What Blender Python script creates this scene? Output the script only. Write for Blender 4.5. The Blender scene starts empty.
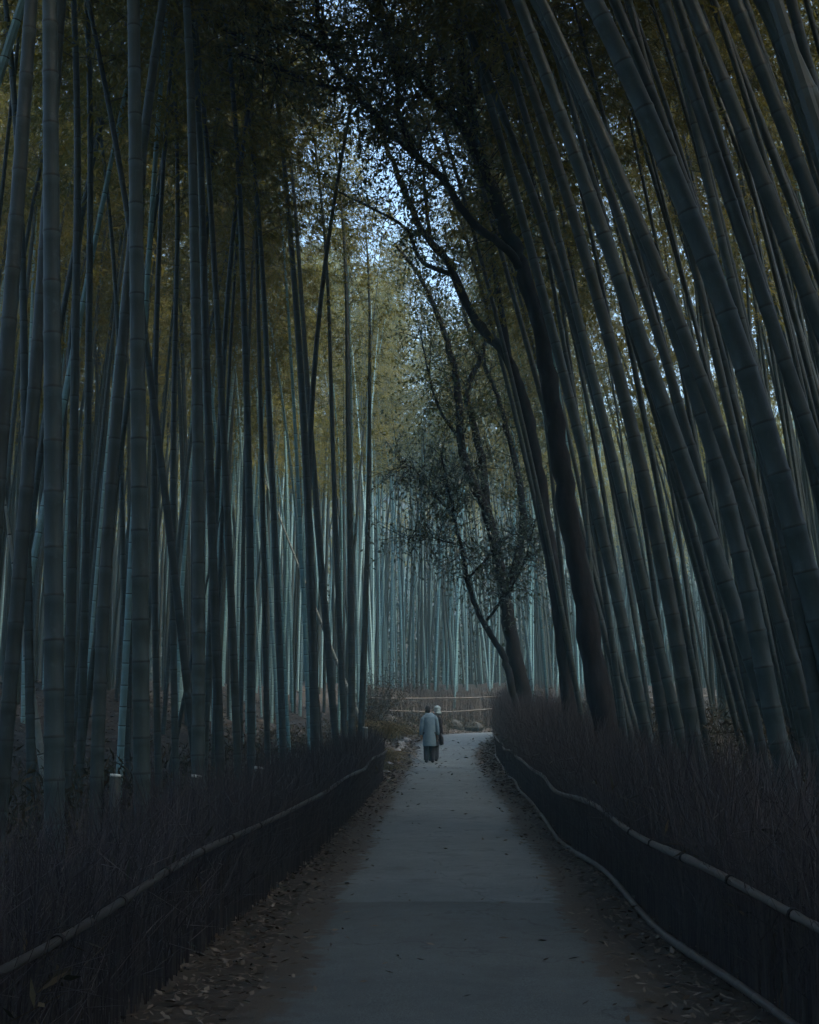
import bpy, math, random
import numpy as np
from mathutils import Vector, Matrix

random.seed(11)
RNG = np.random.default_rng(11)
scene = bpy.context.scene
COL = scene.collection

# ------------------------------------------------------------------ camera
F, CX, CY = 1400.0, 409.5, 512.0
PITCH, YAW, CAMZ = math.radians(7.85), math.radians(1.35), 1.62
cd = bpy.data.cameras.new('camera')
cam = bpy.data.objects.new('camera', cd)
COL.objects.link(cam)
cam.location = (0, 0, CAMZ)
cam.rotation_euler = (math.pi / 2 + PITCH, 0, YAW)
cd.sensor_fit = 'VERTICAL'
cd.sensor_height = 36.0
cd.sensor_width = 36.0
cd.lens = F / 1024 * 36.0
cd.clip_start = 0.1
cd.clip_end = 2000
scene.camera = cam
_f = np.array([-math.sin(YAW) * math.cos(PITCH), math.cos(YAW) * math.cos(PITCH), math.sin(PITCH)])
_r = np.array([math.cos(YAW), math.sin(YAW), 0.0])
_u = np.cross(_r, _f)


def at(px, py, Y):
    """the point of the photograph's pixel px, py at the depth Y along the path"""
    d = _f * F + _r * (px - CX) + _u * (CY - py)
    return np.array([0, 0, CAMZ]) + d * (Y / d[1])


# ------------------------------------------------------------------ mesh helpers
def tag(o, label=None, cat=None, group=None, kind=None):
    if label: o['label'] = label
    if cat: o['category'] = cat
    if group: o['group'] = group
    if kind: o['kind'] = kind
    return o


def empty(name, loc=(0, 0, 0), rz=0.0):
    o = bpy.data.objects.new(name, None)
    o.empty_display_size = 0.2
    COL.objects.link(o)
    o.location = loc
    o.rotation_euler = (0, 0, rz)
    return o


class MB:
    """collects quads (numpy) and builds ONE mesh"""
    def __init__(s):
        s.v, s.q, s.uv, s.mi, s.n = [], [], [], [], 0

    def add(s, v, q, uv=None, mi=0):
        v = np.asarray(v, dtype=np.float64); q = np.asarray(q, dtype=np.int64)
        if uv is None: uv = np.zeros((len(v), 2))
        s.v.append(v); s.q.append(q + s.n); s.uv.append(uv); s.mi.append(np.full(len(q), mi)); s.n += len(v)

    def arrays(s):
        return np.concatenate(s.v), np.concatenate(s.q), np.concatenate(s.uv), np.concatenate(s.mi)

    def mesh(s, name, mats, smooth=True):
        v, q, uv, mi = s.arrays()
        return quad_mesh(name, v, q, uv, mi, mats, smooth)

    def build(s, name, mats, parent=None, smooth=True):
        return link(name, s.mesh(name, mats, smooth), parent)


def quad_mesh(name, v, q, uv, mi, mats, smooth=True):
    me = bpy.data.meshes.new(name)
    me.vertices.add(len(v)); me.vertices.foreach_set('co', v.astype(np.float32).ravel())
    me.loops.add(q.size); me.loops.foreach_set('vertex_index', q.astype(np.int32).ravel())
    me.polygons.add(len(q)); me.polygons.foreach_set('loop_start', np.arange(0, q.size, 4, dtype=np.int32))
    for m in (mats if isinstance(mats, (list, tuple)) else [mats]): me.materials.append(m)
    me.polygons.foreach_set('material_index', mi.astype(np.int32))
    me.polygons.foreach_set('use_smooth', np.full(len(q), smooth, dtype=bool))
    ul = me.uv_layers.new(name='UVMap')
    ul.data.foreach_set('uv', uv[q.ravel()].astype(np.float32).ravel())
    me.update(calc_edges=True)
    me.validate()
    return me


def link(name, me, parent=None):
    o = bpy.data.objects.new(name, me)
    COL.objects.link(o)
    if parent is not None: o.parent = parent
    return o


def tube(pts, rad, sides=8, vv=None, cap=True, ecc=1.0):
    """quads of a tube along pts with radii rad; uv.y = vv"""
    pts = np.asarray(pts, float); rad = np.broadcast_to(np.asarray(rad, float), (len(pts),)).copy()
    if cap:
        pts = np.vstack([pts[:1], pts, pts[-1:]]); rad = np.concatenate([[1e-4], rad, [1e-4]])
        if vv is not None: vv = np.concatenate([vv[:1], vv, vv[-1:]])
    n = len(pts)
    t = np.gradient(pts[1:-1] if cap else pts, axis=0)
    if cap: t = np.vstack([t[:1], t, t[-1:]])
    t /= np.maximum(np.linalg.norm(t, axis=1, keepdims=True), 1e-9)
    ref = np.array([0, 1.0, 0]) if abs(t[:, 1]).mean() < 0.75 else np.array([0, 0, 1.0])
    a = np.cross(t, ref); a /= np.maximum(np.linalg.norm(a, axis=1, keepdims=True), 1e-9)
    b = np.cross(t, a)
    ang = np.linspace(0, 2 * np.pi, sides, endpoint=False)
    v = pts[:, None, :] + rad[:, None, None] * (np.cos(ang)[None, :, None] * a[:, None, :] + ecc * np.sin(ang)[None, :, None] * b[:, None, :])
    i = np.arange(n - 1)[:, None] * sides; j = np.arange(sides)[None, :]; k = (j + 1) % sides
    q = np.stack([i + j, i + k, i + sides + k, i + sides + j], axis=-1).reshape(-1, 4)
    if vv is None: vv = np.concatenate([[0], np.cumsum(np.linalg.norm(np.diff(pts, axis=0), axis=1))])
    uv = np.stack([np.tile(ang / (2 * np.pi), n), np.repeat(vv, sides)], axis=1)
    return v.reshape(-1, 3), q, uv


def many_tubes(P, R, sides=3):
    """P: (m, n, 3) centre lines, R: (m, n) radii; open ended, quick"""
    m, n, _ = P.shape
    t = np.gradient(P, axis=1); t /= np.maximum(np.linalg.norm(t, axis=2, keepdims=True), 1e-9)
    ref = np.where((np.abs(t[:, :1, 2]) < 0.8)[..., None], np.array([0, 0, 1.0]), np.array([1.0, 0, 0]))
    a = np.cross(t, np.broadcast_to(ref, t.shape)); a /= np.maximum(np.linalg.norm(a, axis=2, keepdims=True), 1e-9)
    b = np.cross(t, a)
    ang = np.linspace(0, 2 * np.pi, sides, endpoint=False)
    v = P[:, :, None, :] + R[:, :, None, None] * (np.cos(ang)[None, None, :, None] * a[:, :, None, :] + np.sin(ang)[None, None, :, None] * b[:, :, None, :])
    base = (np.arange(m)[:, None, None] * n + np.arange(n - 1)[None, :, None]) * sides
    j = np.arange(sides)[None, None, :]; k = (j + 1) % sides
    q = np.stack([base + j, base + k, base + sides + k, base + sides + j], axis=-1).reshape(-1, 4)
    return v.reshape(-1, 3), q


def leaf_quads(p, d, w, L, W):
    """rhombic leaves: base p, direction d, side w (unit), length L, width W"""
    L = L[:, None]; W = W[:, None]
    v = np.stack([p, p + d * L * 0.42 + w * W / 2, p + d * L, p + d * L * 0.42 - w * W / 2], axis=1)
    q = np.arange(len(p) * 4).reshape(-1, 4)
    return v.reshape(-1, 3), q


def unit(a):
    return a / np.maximum(np.linalg.norm(a, axis=-1, keepdims=True), 1e-9)


def S(t):
    t = np.clip(t, 0, 1)
    return t * t * (3 - 2 * t)


# ------------------------------------------------------------------ materials
def new_mat(name):
    m = bpy.data.materials.new(name); m.use_nodes = True
    nt = m.node_tree; b = nt.nodes['Principled BSDF']
    return m, nt, b


def N(nt, t, **kw):
    n = nt.nodes.new(t)
    for k, v in kw.items(): setattr(n, k, v)
    return n


def ramp(nt, fac, stops):
    r = N(nt, 'ShaderNodeValToRGB')
    e = r.color_ramp.elements
    while len(e) < len(stops): e.new(0.5)
    for x, (p, c) in zip(e, stops):
        x.position = p; x.color = (*c, 1)
    nt.links.new(fac, r.inputs['Fac'])
    return r.outputs['Color']


def mixc(nt, fac, a, b, mode='MIX'):
    m = N(nt, 'ShaderNodeMix', data_type='RGBA', blend_type=mode)
    L = nt.links
    for s, i in ((fac, 0), (a, 6), (b, 7)):
        if isinstance(s, (int, float)): m.inputs[i].default_value = s
        elif isinstance(s, tuple): m.inputs[i].default_value = (*s, 1)
        else: L.new(s, m.inputs[i])
    return m.outputs[2]


def noise(nt, scale, detail=4, coord='Object', rough=0.6, stretch=None):
    tc = N(nt, 'ShaderNodeTexCoord'); n = N(nt, 'ShaderNodeTexNoise')
    n.inputs['Scale'].default_value = scale; n.inputs['Detail'].default_value = detail; n.inputs['Roughness'].default_value = rough
    if stretch:
        mp = N(nt, 'ShaderNodeMapping'); mp.inputs['Scale'].default_value = stretch
        nt.links.new(tc.outputs[coord], mp.inputs['Vector']); nt.links.new(mp.outputs['Vector'], n.inputs['Vector'])
    else:
        nt.links.new(tc.outputs[coord], n.inputs['Vector'])
    return n.outputs['Fac']


def bump(nt, b, h, strength=0.3, dist=0.02):
    bp = N(nt, 'ShaderNodeBump'); bp.inputs['Strength'].default_value = strength; bp.inputs['Distance'].default_value = dist
    nt.links.new(h, bp.inputs['Height']); nt.links.new(bp.outputs['Normal'], b.inputs['Normal'])


def mat_noise(name, c0, c1, scale, rough=0.8, bmp=0.3, stretch=None, dist=0.02, spec=0.3):
    m, nt, b = new_mat(name)
    n = noise(nt, scale, 6, stretch=stretch)
    nt.links.new(ramp(nt, n, [(0.3, c0), (0.7, c1)]), b.inputs['Base Color'])
    b.inputs['Roughness'].default_value = rough
    b.inputs['Specular IOR Level'].default_value = spec
    if bmp: bump(nt, b, n, bmp, dist)
    return m


def mat_culm(name, c0, c1, c2):
    m, nt, b = new_mat(name)
    L = nt.links
    uv = N(nt, 'ShaderNodeUVMap'); sp = N(nt, 'ShaderNodeSeparateXYZ'); L.new(uv.outputs['UV'], sp.inputs[0])
    fr = N(nt, 'ShaderNodeMath', operation='FRACT'); L.new(sp.outputs['Y'], fr.inputs[0])
    oi = N(nt, 'ShaderNodeObjectInfo')
    base = ramp(nt, oi.outputs['Random'], [(0.0, c0), (0.5, c1), (1.0, c2)])
    mott = noise(nt, 3.0, 6, stretch=(6, 6, 0.8))
    base = mixc(nt, ramp(nt, mott, [(0.35, (0, 0, 0)), (0.75, (.7, .7, .7))]), base, tuple(x * k for x, k in zip(c1, (1.25, 1.12, .9))))
    lich = noise(nt, 14.0, 6, rough=0.7)
    base = mixc(nt, ramp(nt, lich, [(0.56, (0, 0, 0)), (0.68, (.5, .5, .5))]), base, tuple(x * 1.7 + .01 for x in c1))
    fine = noise(nt, 30.0, 3, stretch=(6, 6, 0.15))
    base = mixc(nt, 0.35, base, ramp(nt, fine, [(0.3, (0.35, 0.35, 0.35)), (0.7, (1, 1, 1))]), 'MULTIPLY')
    # dark scar on the node, pale waxy bloom just under it
    scar = ramp(nt, fr.outputs[0], [(0.0, (1, 1, 1)), (0.018, (1, 1, 1)), (0.035, (0, 0, 0)), (0.99, (0, 0, 0)), (1.0, (1, 1, 1))])
    bloom = ramp(nt, fr.outputs[0], [(0.0, (0, 0, 0)), (0.82, (0, 0, 0)), (0.96, (.22, .22, .22)), (1.0, (.22, .22, .22))])
    base = mixc(nt, bloom, base, tuple(x * 2.4 + .03 for x in c1))
    base = mixc(nt, scar, base, (0.018, 0.021, 0.018))
    L.new(base, b.inputs['Base Color'])
    b.inputs['Roughness'].default_value = 0.5
    b.inputs['Specular IOR Level'].default_value = 0.35
    return m


def mat_leaf(name, cols, trans=0.45, rough=0.55, spec=0.3, mixobj=0.5):
    m, nt, b = new_mat(name)
    L = nt.links
    g = N(nt, 'ShaderNodeNewGeometry'); oi = N(nt, 'ShaderNodeObjectInfo')
    a = N(nt, 'ShaderNodeMath', operation='MULTIPLY'); L.new(g.outputs['Random Per Island'], a.inputs[0]); a.inputs[1].default_value = 1 - mixobj
    c = N(nt, 'ShaderNodeMath', operation='MULTIPLY_ADD'); L.new(oi.outputs['Random'], c.inputs[0]); c.inputs[1].default_value = mixobj; L.new(a.outputs[0], c.inputs[2])
    k = len(cols)
    col = ramp(nt, c.outputs[0], [(0.12 + 0.76 * i / (k - 1), x) for i, x in enumerate(cols)])
    L.new(col, b.inputs['Base Color'])
    b.inputs['Roughness'].default_value = rough
    b.inputs['Specular IOR Level'].default_value = spec
    tr = N(nt, 'ShaderNodeBsdfTranslucent'); L.new(col, tr.inputs['Color'])
    mx = N(nt, 'ShaderNodeMixShader'); mx.inputs[0].default_value = trans
    L.new(b.outputs[0], mx.inputs[1]); L.new(tr.outputs[0], mx.inputs[2])
    L.new(mx.outputs[0], nt.nodes['Material Output'].inputs['Surface'])
    return m


M = {}
M['culm'] = mat_culm('bamboo_culm', (0.085, 0.135, 0.125), (0.12, 0.19, 0.175), (0.155, 0.225, 0.21))
M['culm_dark'] = mat_culm('bamboo_culm_shaded', (0.022, 0.031, 0.031), (0.03, 0.042, 0.04), (0.042, 0.052, 0.044))  # darker copy of the culm; the grove's shade is put into its colour
M['culm_mid'] = mat_culm('bamboo_culm_dim', (0.027, 0.042, 0.044), (0.036, 0.054, 0.054), (0.048, 0.063, 0.056))  # near culms, with the low light under the canopy painted into the colour
M['culm_pale'] = mat_culm('bamboo_culm_lit', (0.10, 0.225, 0.25), (0.155, 0.29, 0.315), (0.22, 0.335, 0.34))  # brighter copy of the culm, painted as lit by the clearing
M['culm_dead'] = mat_culm('bamboo_culm_dry', (0.19, 0.22, 0.21), (0.22, 0.25, 0.24), (0.25, 0.27, 0.24))
M['leaf'] = mat_leaf('bamboo_leaf', [(0.075, 0.085, 0.022), (0.125, 0.118, 0.026), (0.165, 0.14, 0.028), (0.20, 0.165, 0.04)], 0.6)
M['leaf_far'] = mat_leaf('bamboo_leaf_lit', [(0.115, 0.125, 0.028), (0.195, 0.175, 0.034), (0.26, 0.215, 0.046)], 0.58)  # brighter copy of the leaf, with the glow of lit crowns in its colour
M['twig'] = mat_noise('bamboo_twig', (0.06, 0.06, 0.035), (0.1, 0.09, 0.05), 8, bmp=0)
M['bark'] = mat_noise('tree_bark', (0.009, 0.009, 0.010), (0.026, 0.024, 0.025), 9, 0.9, 0.7, (1, 1, 0.3), 0.03)
M['broad_leaf'] = mat_leaf('broad_leaf', [(0.055, 0.08, 0.03), (0.09, 0.108, 0.036), (0.15, 0.135, 0.042)], 0.6, 0.4, 0.4, 0.0)
M['glossy_leaf'] = mat_leaf('glossy_leaf', [(0.045, 0.075, 0.055), (0.07, 0.10, 0.07), (0.10, 0.125, 0.085)], 0.3, 0.35, 0.5, 0.0)
M['brush'] = mat_leaf('brushwood', [(0.036, 0.033, 0.038), (0.052, 0.047, 0.05), (0.074, 0.065, 0.062)], 0.0, 0.9, 0.1, 0.0)
M['brush_brown'] = mat_leaf('brushwood_brown', [(0.014, 0.011, 0.011), (0.024, 0.018, 0.016), (0.042, 0.031, 0.025)], 0.0, 0.9, 0.1, 0.0)
M['rail'] = mat_culm('weathered_bamboo_rail', (0.06, 0.052, 0.05), (0.07, 0.062, 0.058), (0.08, 0.07, 0.064))
M['rail_dark'] = mat_culm('old_dark_rail', (0.026, 0.025, 0.026), (0.03, 0.029, 0.029), (0.035, 0.033, 0.033))
M['rail_pale'] = mat_culm('pale_bamboo_rail', (0.06, 0.054, 0.048), (0.07, 0.063, 0.055), (0.08, 0.07, 0.062))
M['dry_grass'] = mat_leaf('dry_grass', [(0.10, 0.08, 0.04), (0.17, 0.14, 0.065), (0.24, 0.2, 0.1)], 0.2, 0.8, 0.2, 0.0)
M['under'] = mat_leaf('undergrowth', [(0.022, 0.024, 0.014), (0.04, 0.036, 0.02), (0.075, 0.056, 0.03)], 0.2, 0.8, 0.2, 0.0)
M['far_under'] = mat_leaf('far_undergrowth', [(0.03, 0.04, 0.025), (0.05, 0.058, 0.03), (0.07, 0.066, 0.035)], 0.25, 0.8, 0.2, 0.0)
M['litter'] = mat_leaf('fallen_leaf', [(0.032, 0.026, 0.021), (0.055, 0.045, 0.035), (0.085, 0.072, 0.058), (0.14, 0.12, 0.10)], 0.0, 0.85, 0.2, 0.0)
M['soil'] = mat_noise('forest_soil', (0.02, 0.017, 0.014), (0.055, 0.045, 0.036), 2.2, 0.95, 0.5, None, 0.05)
M['stone'] = mat_noise('grey_stone', (0.10, 0.105, 0.105), (0.26, 0.26, 0.25), 7, 0.85, 0.5)
M['stone_dark'] = mat_noise('mossy_stone', (0.02, 0.021, 0.02), (0.045, 0.045, 0.04), 4, 0.9, 0.5)
M['cut'] = mat_noise('fresh_cut_bamboo', (0.55, 0.56, 0.5), (0.68, 0.68, 0.62), 20, 0.8, 0)
M['skin'] = mat_noise('skin', (0.42, 0.27, 0.2), (0.48, 0.31, 0.23), 12, 0.6, 0)
M['hair'] = mat_noise('dark_hair', (0.012, 0.011, 0.011), (0.03, 0.027, 0.026), 60, 0.6, 0.2, (1, 1, 0.15))
M['coat_blue'] = mat_noise('blue_grey_coat', (0.11, 0.185, 0.24), (0.17, 0.26, 0.32), 6, 0.8, 0.25, None, 0.01)
M['coat_dark'] = mat_noise('dark_coat', (0.02, 0.02, 0.026), (0.035, 0.034, 0.042), 14, 0.85, 0.2, None, 0.01)
M['trousers'] = mat_noise('dark_trousers', (0.022, 0.028, 0.038), (0.036, 0.044, 0.056), 14, 0.85, 0.2, None, 0.01)
M['shoe'] = mat_noise('dark_shoe', (0.01, 0.01, 0.011), (0.018, 0.018, 0.02), 20, 0.5, 0)
M['hat'] = mat_noise('pale_hat', (0.22, 0.31, 0.33), (0.36, 0.45, 0.46), 26, 0.85, 0.3, None, 0.01)
M['bag'] = mat_noise('dark_bag', (0.012, 0.012, 0.015), (0.022, 0.02, 0.026), 20, 0.6, 0.2, None, 0.01)


def mat_path():
    m, nt, b = new_mat('path_asphalt')
    L = nt.links
    tc = N(nt, 'ShaderNodeTexCoord'); sp = N(nt, 'ShaderNodeSeparateXYZ'); L.new(tc.outputs['Object'], sp.inputs[0])
    # three resurfaced lengths; their steps also paint in shade nearby and light farther on
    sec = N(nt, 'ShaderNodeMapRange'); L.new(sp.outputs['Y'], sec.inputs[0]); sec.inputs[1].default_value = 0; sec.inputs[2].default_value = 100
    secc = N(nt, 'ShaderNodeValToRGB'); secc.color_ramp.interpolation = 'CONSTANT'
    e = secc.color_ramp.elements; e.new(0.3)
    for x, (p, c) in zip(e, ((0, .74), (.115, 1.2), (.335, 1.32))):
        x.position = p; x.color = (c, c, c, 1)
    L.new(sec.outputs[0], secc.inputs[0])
    big = noise(nt, 0.7, 5); fine = noise(nt, 70, 3); mid = noise(nt, 6, 6)
    c = ramp(nt, big, [(0.3, (0.085, 0.104, 0.112)), (0.7, (0.12, 0.145, 0.154))])
    c = mixc(nt, 0.5, c, ramp(nt, fine, [(0.3, (0.55, 0.55, 0.55)), (0.72, (1.1, 1.1, 1.1))]), 'MULTIPLY')
    c = mixc(nt, 0.5, c, ramp(nt, mid, [(0.3, (0.7, 0.7, 0.68)), (0.7, (1.1, 1.1, 1.1))]), 'MULTIPLY')
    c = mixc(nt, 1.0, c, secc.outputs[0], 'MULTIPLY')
    # soil trodden in along both edges (uv.x runs across the path)
    uv = N(nt, 'ShaderNodeUVMap'); su = N(nt, 'ShaderNodeSeparateXYZ'); L.new(uv.outputs['UV'], su.inputs[0])
    ab = N(nt, 'ShaderNodeMath', operation='ABSOLUTE'); L.new(su.outputs['X'], ab.inputs[0])
    ad = N(nt, 'ShaderNodeMath', operation='MULTIPLY_ADD'); L.new(mid, ad.inputs[0]); ad.inputs[1].default_value = 0.5; L.new(ab.outputs[0], ad.inputs[2])
    c = mixc(nt, ramp(nt, ad.outputs[0], [(0.92, (0, 0, 0)), (1.2, (.9, .9, .9))]), c, (0.05, 0.04, 0.03))
    L.new(c, b.inputs['Base Color'])
    grit = noise(nt, 160, 2)
    c = mixc(nt, 0.8, c, ramp(nt, grit, [(0.36, (0.45, 0.45, 0.45)), (0.5, (1, 1, 1)), (0.66, (1.5, 1.5, 1.5))]), 'MULTIPLY')
    damp = noise(nt, 1.6, 7, rough=0.7)
    c = mixc(nt, ramp(nt, damp, [(0.56, (0, 0, 0)), (0.64, (.55, .55, .55))]), c, (0.05, 0.056, 0.06))
    tcv = N(nt, 'ShaderNodeTexCoord'); vo = N(nt, 'ShaderNodeTexVoronoi', feature='DISTANCE_TO_EDGE'); vo.inputs['Scale'].default_value = 0.42
    dn = N(nt, 'ShaderNodeTexNoise'); dn.inputs['Scale'].default_value = 2.5; dn.inputs['Detail'].default_value = 5; L.new(tcv.outputs['Object'], dn.inputs['Vector'])
    va = N(nt, 'ShaderNodeVectorMath', operation='ADD'); L.new(tcv.outputs['Object'], va.inputs[0]); L.new(dn.outputs['Color'], va.inputs[1]); L.new(va.outputs[0], vo.inputs['Vector'])
    c = mixc(nt, ramp(nt, vo.outputs['Distance'], [(0.0, (.7, .7, .7)), (0.008, (0, 0, 0))]), c, (0.025, 0.026, 0.027))
    L.new(c, b.inputs['Base Color'])
    b.inputs['Roughness'].default_value = 0.8
    b.inputs['Specular IOR Level'].default_value = 0.3
    bump(nt, b, grit, 0.5, 0.006)
    return m


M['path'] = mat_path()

# ------------------------------------------------------------------ terrain
CTRL = np.array([(0.06, -14), (0.06, 0), (0.06, 20), (0.06, 36), (0.1, 44), (0.3, 49), (0.75, 53), (1.6, 56.5), (3.0, 59), (5.2, 60.8), (8.2, 62), (12, 63), (20, 64.5), (44, 66)], float)


def catmull(P, n=8):
    out = []
    for i in range(len(P) - 1):
        p0, p1, p2, p3 = P[max(i - 1, 0)], P[i], P[i + 1], P[min(i + 2, len(P) - 1)]
        for t in np.linspace(0, 1, n, endpoint=False):
            out.append(0.5 * ((2 * p1) + (-p0 + p2) * t + (2 * p0 - 5 * p1 + 4 * p2 - p3) * t ** 2 + (-p0 + 3 * p1 - 3 * p2 + p3) * t ** 3))
    out.append(P[-1])
    return np.array(out)


def resample(P, step):
    s = np.concatenate([[0], np.cumsum(np.linalg.norm(np.diff(P, axis=0), axis=1))])
    q = np.linspace(0, s[-1], max(2, int(s[-1] / step)))
    return np.stack([np.interp(q, s, P[:, i]) for i in range(P.shape[1])], axis=1)


PATH = resample(catmull(CTRL), 0.5)
PTAN = unit(np.gradient(PATH, axis=0))
PNRM = np.stack([PTAN[:, 1], -PTAN[:, 0]], axis=1)          # to the right of the walking direction
PS = np.arange(len(PATH)) * np.linalg.norm(PATH[1] - PATH[0]) - 14


def zprof(s):
    return 0.46 * S((s - 36) / 22)


_wv = [(RNG.uniform(0.15, 1.6), RNG.uniform(0, 6.28), RNG.uniform(0, 6.28)) for _ in range(14)]


def rough(x, y):
    r = np.zeros_like(x)
    for f, a, p in _wv:
        r += np.sin(f * (x * math.cos(a) + y * math.sin(a)) * 1.7 + p) / (1 + 3 * f)
    return r


def lateral(x, y):
    """signed distance from the path's middle line (left negative) and arc length at the nearest point"""
    x = np.asarray(x, float).ravel(); y = np.asarray(y, float).ravel()
    sd = np.empty(len(x)); ar = np.empty(len(x))
    for a in range(0, len(x), 20000):
        X = x[a:a + 20000]; Y = y[a:a + 20000]
        d = (X[:, None] - PATH[None, :, 0]) ** 2 + (Y[:, None] - PATH[None, :, 1]) ** 2
        i = d.argmin(axis=1)
        rel = np.stack([X - PATH[i, 0], Y - PATH[i, 1]], axis=1)
        side = np.sign((rel * PNRM[i]).sum(axis=1)); side[side == 0] = 1
        sd[a:a + 20000] = side * np.sqrt(d[np.arange(len(X)), i]); ar[a:a + 20000] = PS[i]
    return sd, ar


def gz(x, y):
    x = np.atleast_1d(np.asarray(x, float)); y = np.atleast_1d(np.asarray(y, float)); shp = x.shape
    sd, ar = lateral(x, y)
    s = np.abs(sd)
    rise = np.where(sd < 0, 1.9 * S((s - 1.7) / 9) + 0.02 * np.maximum(s - 10, 0), 1.0 * S((s - 1.7) / 6) + 0.02 * np.maximum(s - 8, 0))
    rise = np.minimum(rise, 4)
    rise = rise + 46 * S((np.hypot(x.ravel(), y.ravel() - 35) - 88) / 150)
    z = zprof(ar) + rise + 0.16 * rough(x.ravel(), y.ravel()) * S((s - 1.5) / 2.5)
    z = z + .95 * np.exp(-((x.ravel() + 2.25) / .5) ** 2 - ((y.ravel() - 42.5) / 3.6) ** 2)
    return z.reshape(shp)


def gz1(x, y):
    return float(gz(np.array([x]), np.array([y]))[0])


def grid_axis(lo, hi, step, far):
    a = np.arange(lo, hi + step / 2, step)
    e = []; d = step
    p = a[-1]
    while p < far:
        d *= 1.3; p += d; e.append(p)
    b = []; d = step; p = a[0]
    while p > -far:
        d *= 1.3; p -= d; b.append(p)
    return np.concatenate([b[::-1], a, e])


gx = grid_axis(-24, 20, 0.4, 330); gy = grid_axis(-8, 80, 0.4, 360)
XX, YY = np.meshgrid(gx, gy)
ZZ = gz(XX, YY)
nx, ny = len(gx), len(gy)
ii = (np.arange(ny - 1)[:, None] * nx + np.arange(nx - 1)[None, :]).ravel()
gq = np.stack([ii, ii + 1, ii + nx + 1, ii + nx], axis=1)
g = MB(); g.add(np.stack([XX.ravel(), YY.ravel(), ZZ.ravel()], axis=1), gq)
tag(g.build('ground', M['soil']), kind='structure')

# the path: a strip 12 mm above the soil
hw = 1.28 + 0.3 * S((PS - 42) / 10)
K = 13
uu = np.linspace(-1, 1, K)
wob = 0.05 * np.sin(PS * 0.9) + 0.035 * np.sin(PS * 2.3 + 1)
wob2 = 0.05 * np.sin(PS * 0.8 + 2) + 0.035 * np.sin(PS * 2.7)
PW = np.empty((len(PATH), K, 3))
for k, u in enumerate(uu):
    off = u * hw + (wob if u < 0 else wob2) * abs(u)
    PW[:, k, 0] = PATH[:, 0] + PNRM[:, 0] * off; PW[:, k, 1] = PATH[:, 1] + PNRM[:, 1] * off
    PW[:, k, 2] = zprof(PS) + 0.012 + 0.025 * (1 - u * u) - 0.02 * (abs(u) > .99)
pi_ = (np.arange(len(PATH) - 1)[:, None] * K + np.arange(K - 1)[None, :]).ravel()
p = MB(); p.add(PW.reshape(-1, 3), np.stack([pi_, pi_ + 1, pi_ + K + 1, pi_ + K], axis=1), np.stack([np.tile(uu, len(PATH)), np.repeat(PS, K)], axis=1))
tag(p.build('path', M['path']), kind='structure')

# ------------------------------------------------------------------ bamboo
def culm_arrays(curve, H, r0, sides, fine, rng):
    """curve(z array) -> (n,3); culm with swollen nodes; uv.y counts the nodes"""
    zs, k = [0.0], 0
    while zs[-1] < H:
        u = zs[-1] / H
        zs.append(zs[-1] + (0.2 + 0.2 * min(1, u * 5)) * rng.uniform(.92, 1.08) * (1 - 0.35 * u))
    zs = np.array(zs); k = np.arange(len(zs), dtype=float)
    Z, Vv, B = [], [], []
    for i, z in enumerate(zs):
        if fine:
            Z += [z - 0.022, z, z + 0.012, z + 0.03]; Vv += [k[i] - 0.06, k[i] - 0.001, k[i] + 0.02, k[i] + 0.08]; B += [1.0, 1.07, 1.055, 0.985]
        else:
            Z += [z - 0.03, z, z + 0.03]; Vv += [k[i] - 0.08, k[i], k[i] + 0.08]; B += [1.0, 1.06, 0.985]
    Z = np.array(Z); Vv = np.array(Vv) + 200; B = np.array(B)
    t = np.clip(Z / H, 0, 1)
    R = r0 * (1 - 0.93 * t ** 1.35) * B
    return tube(curve(Z), R, sides, Vv, cap=False)


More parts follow.
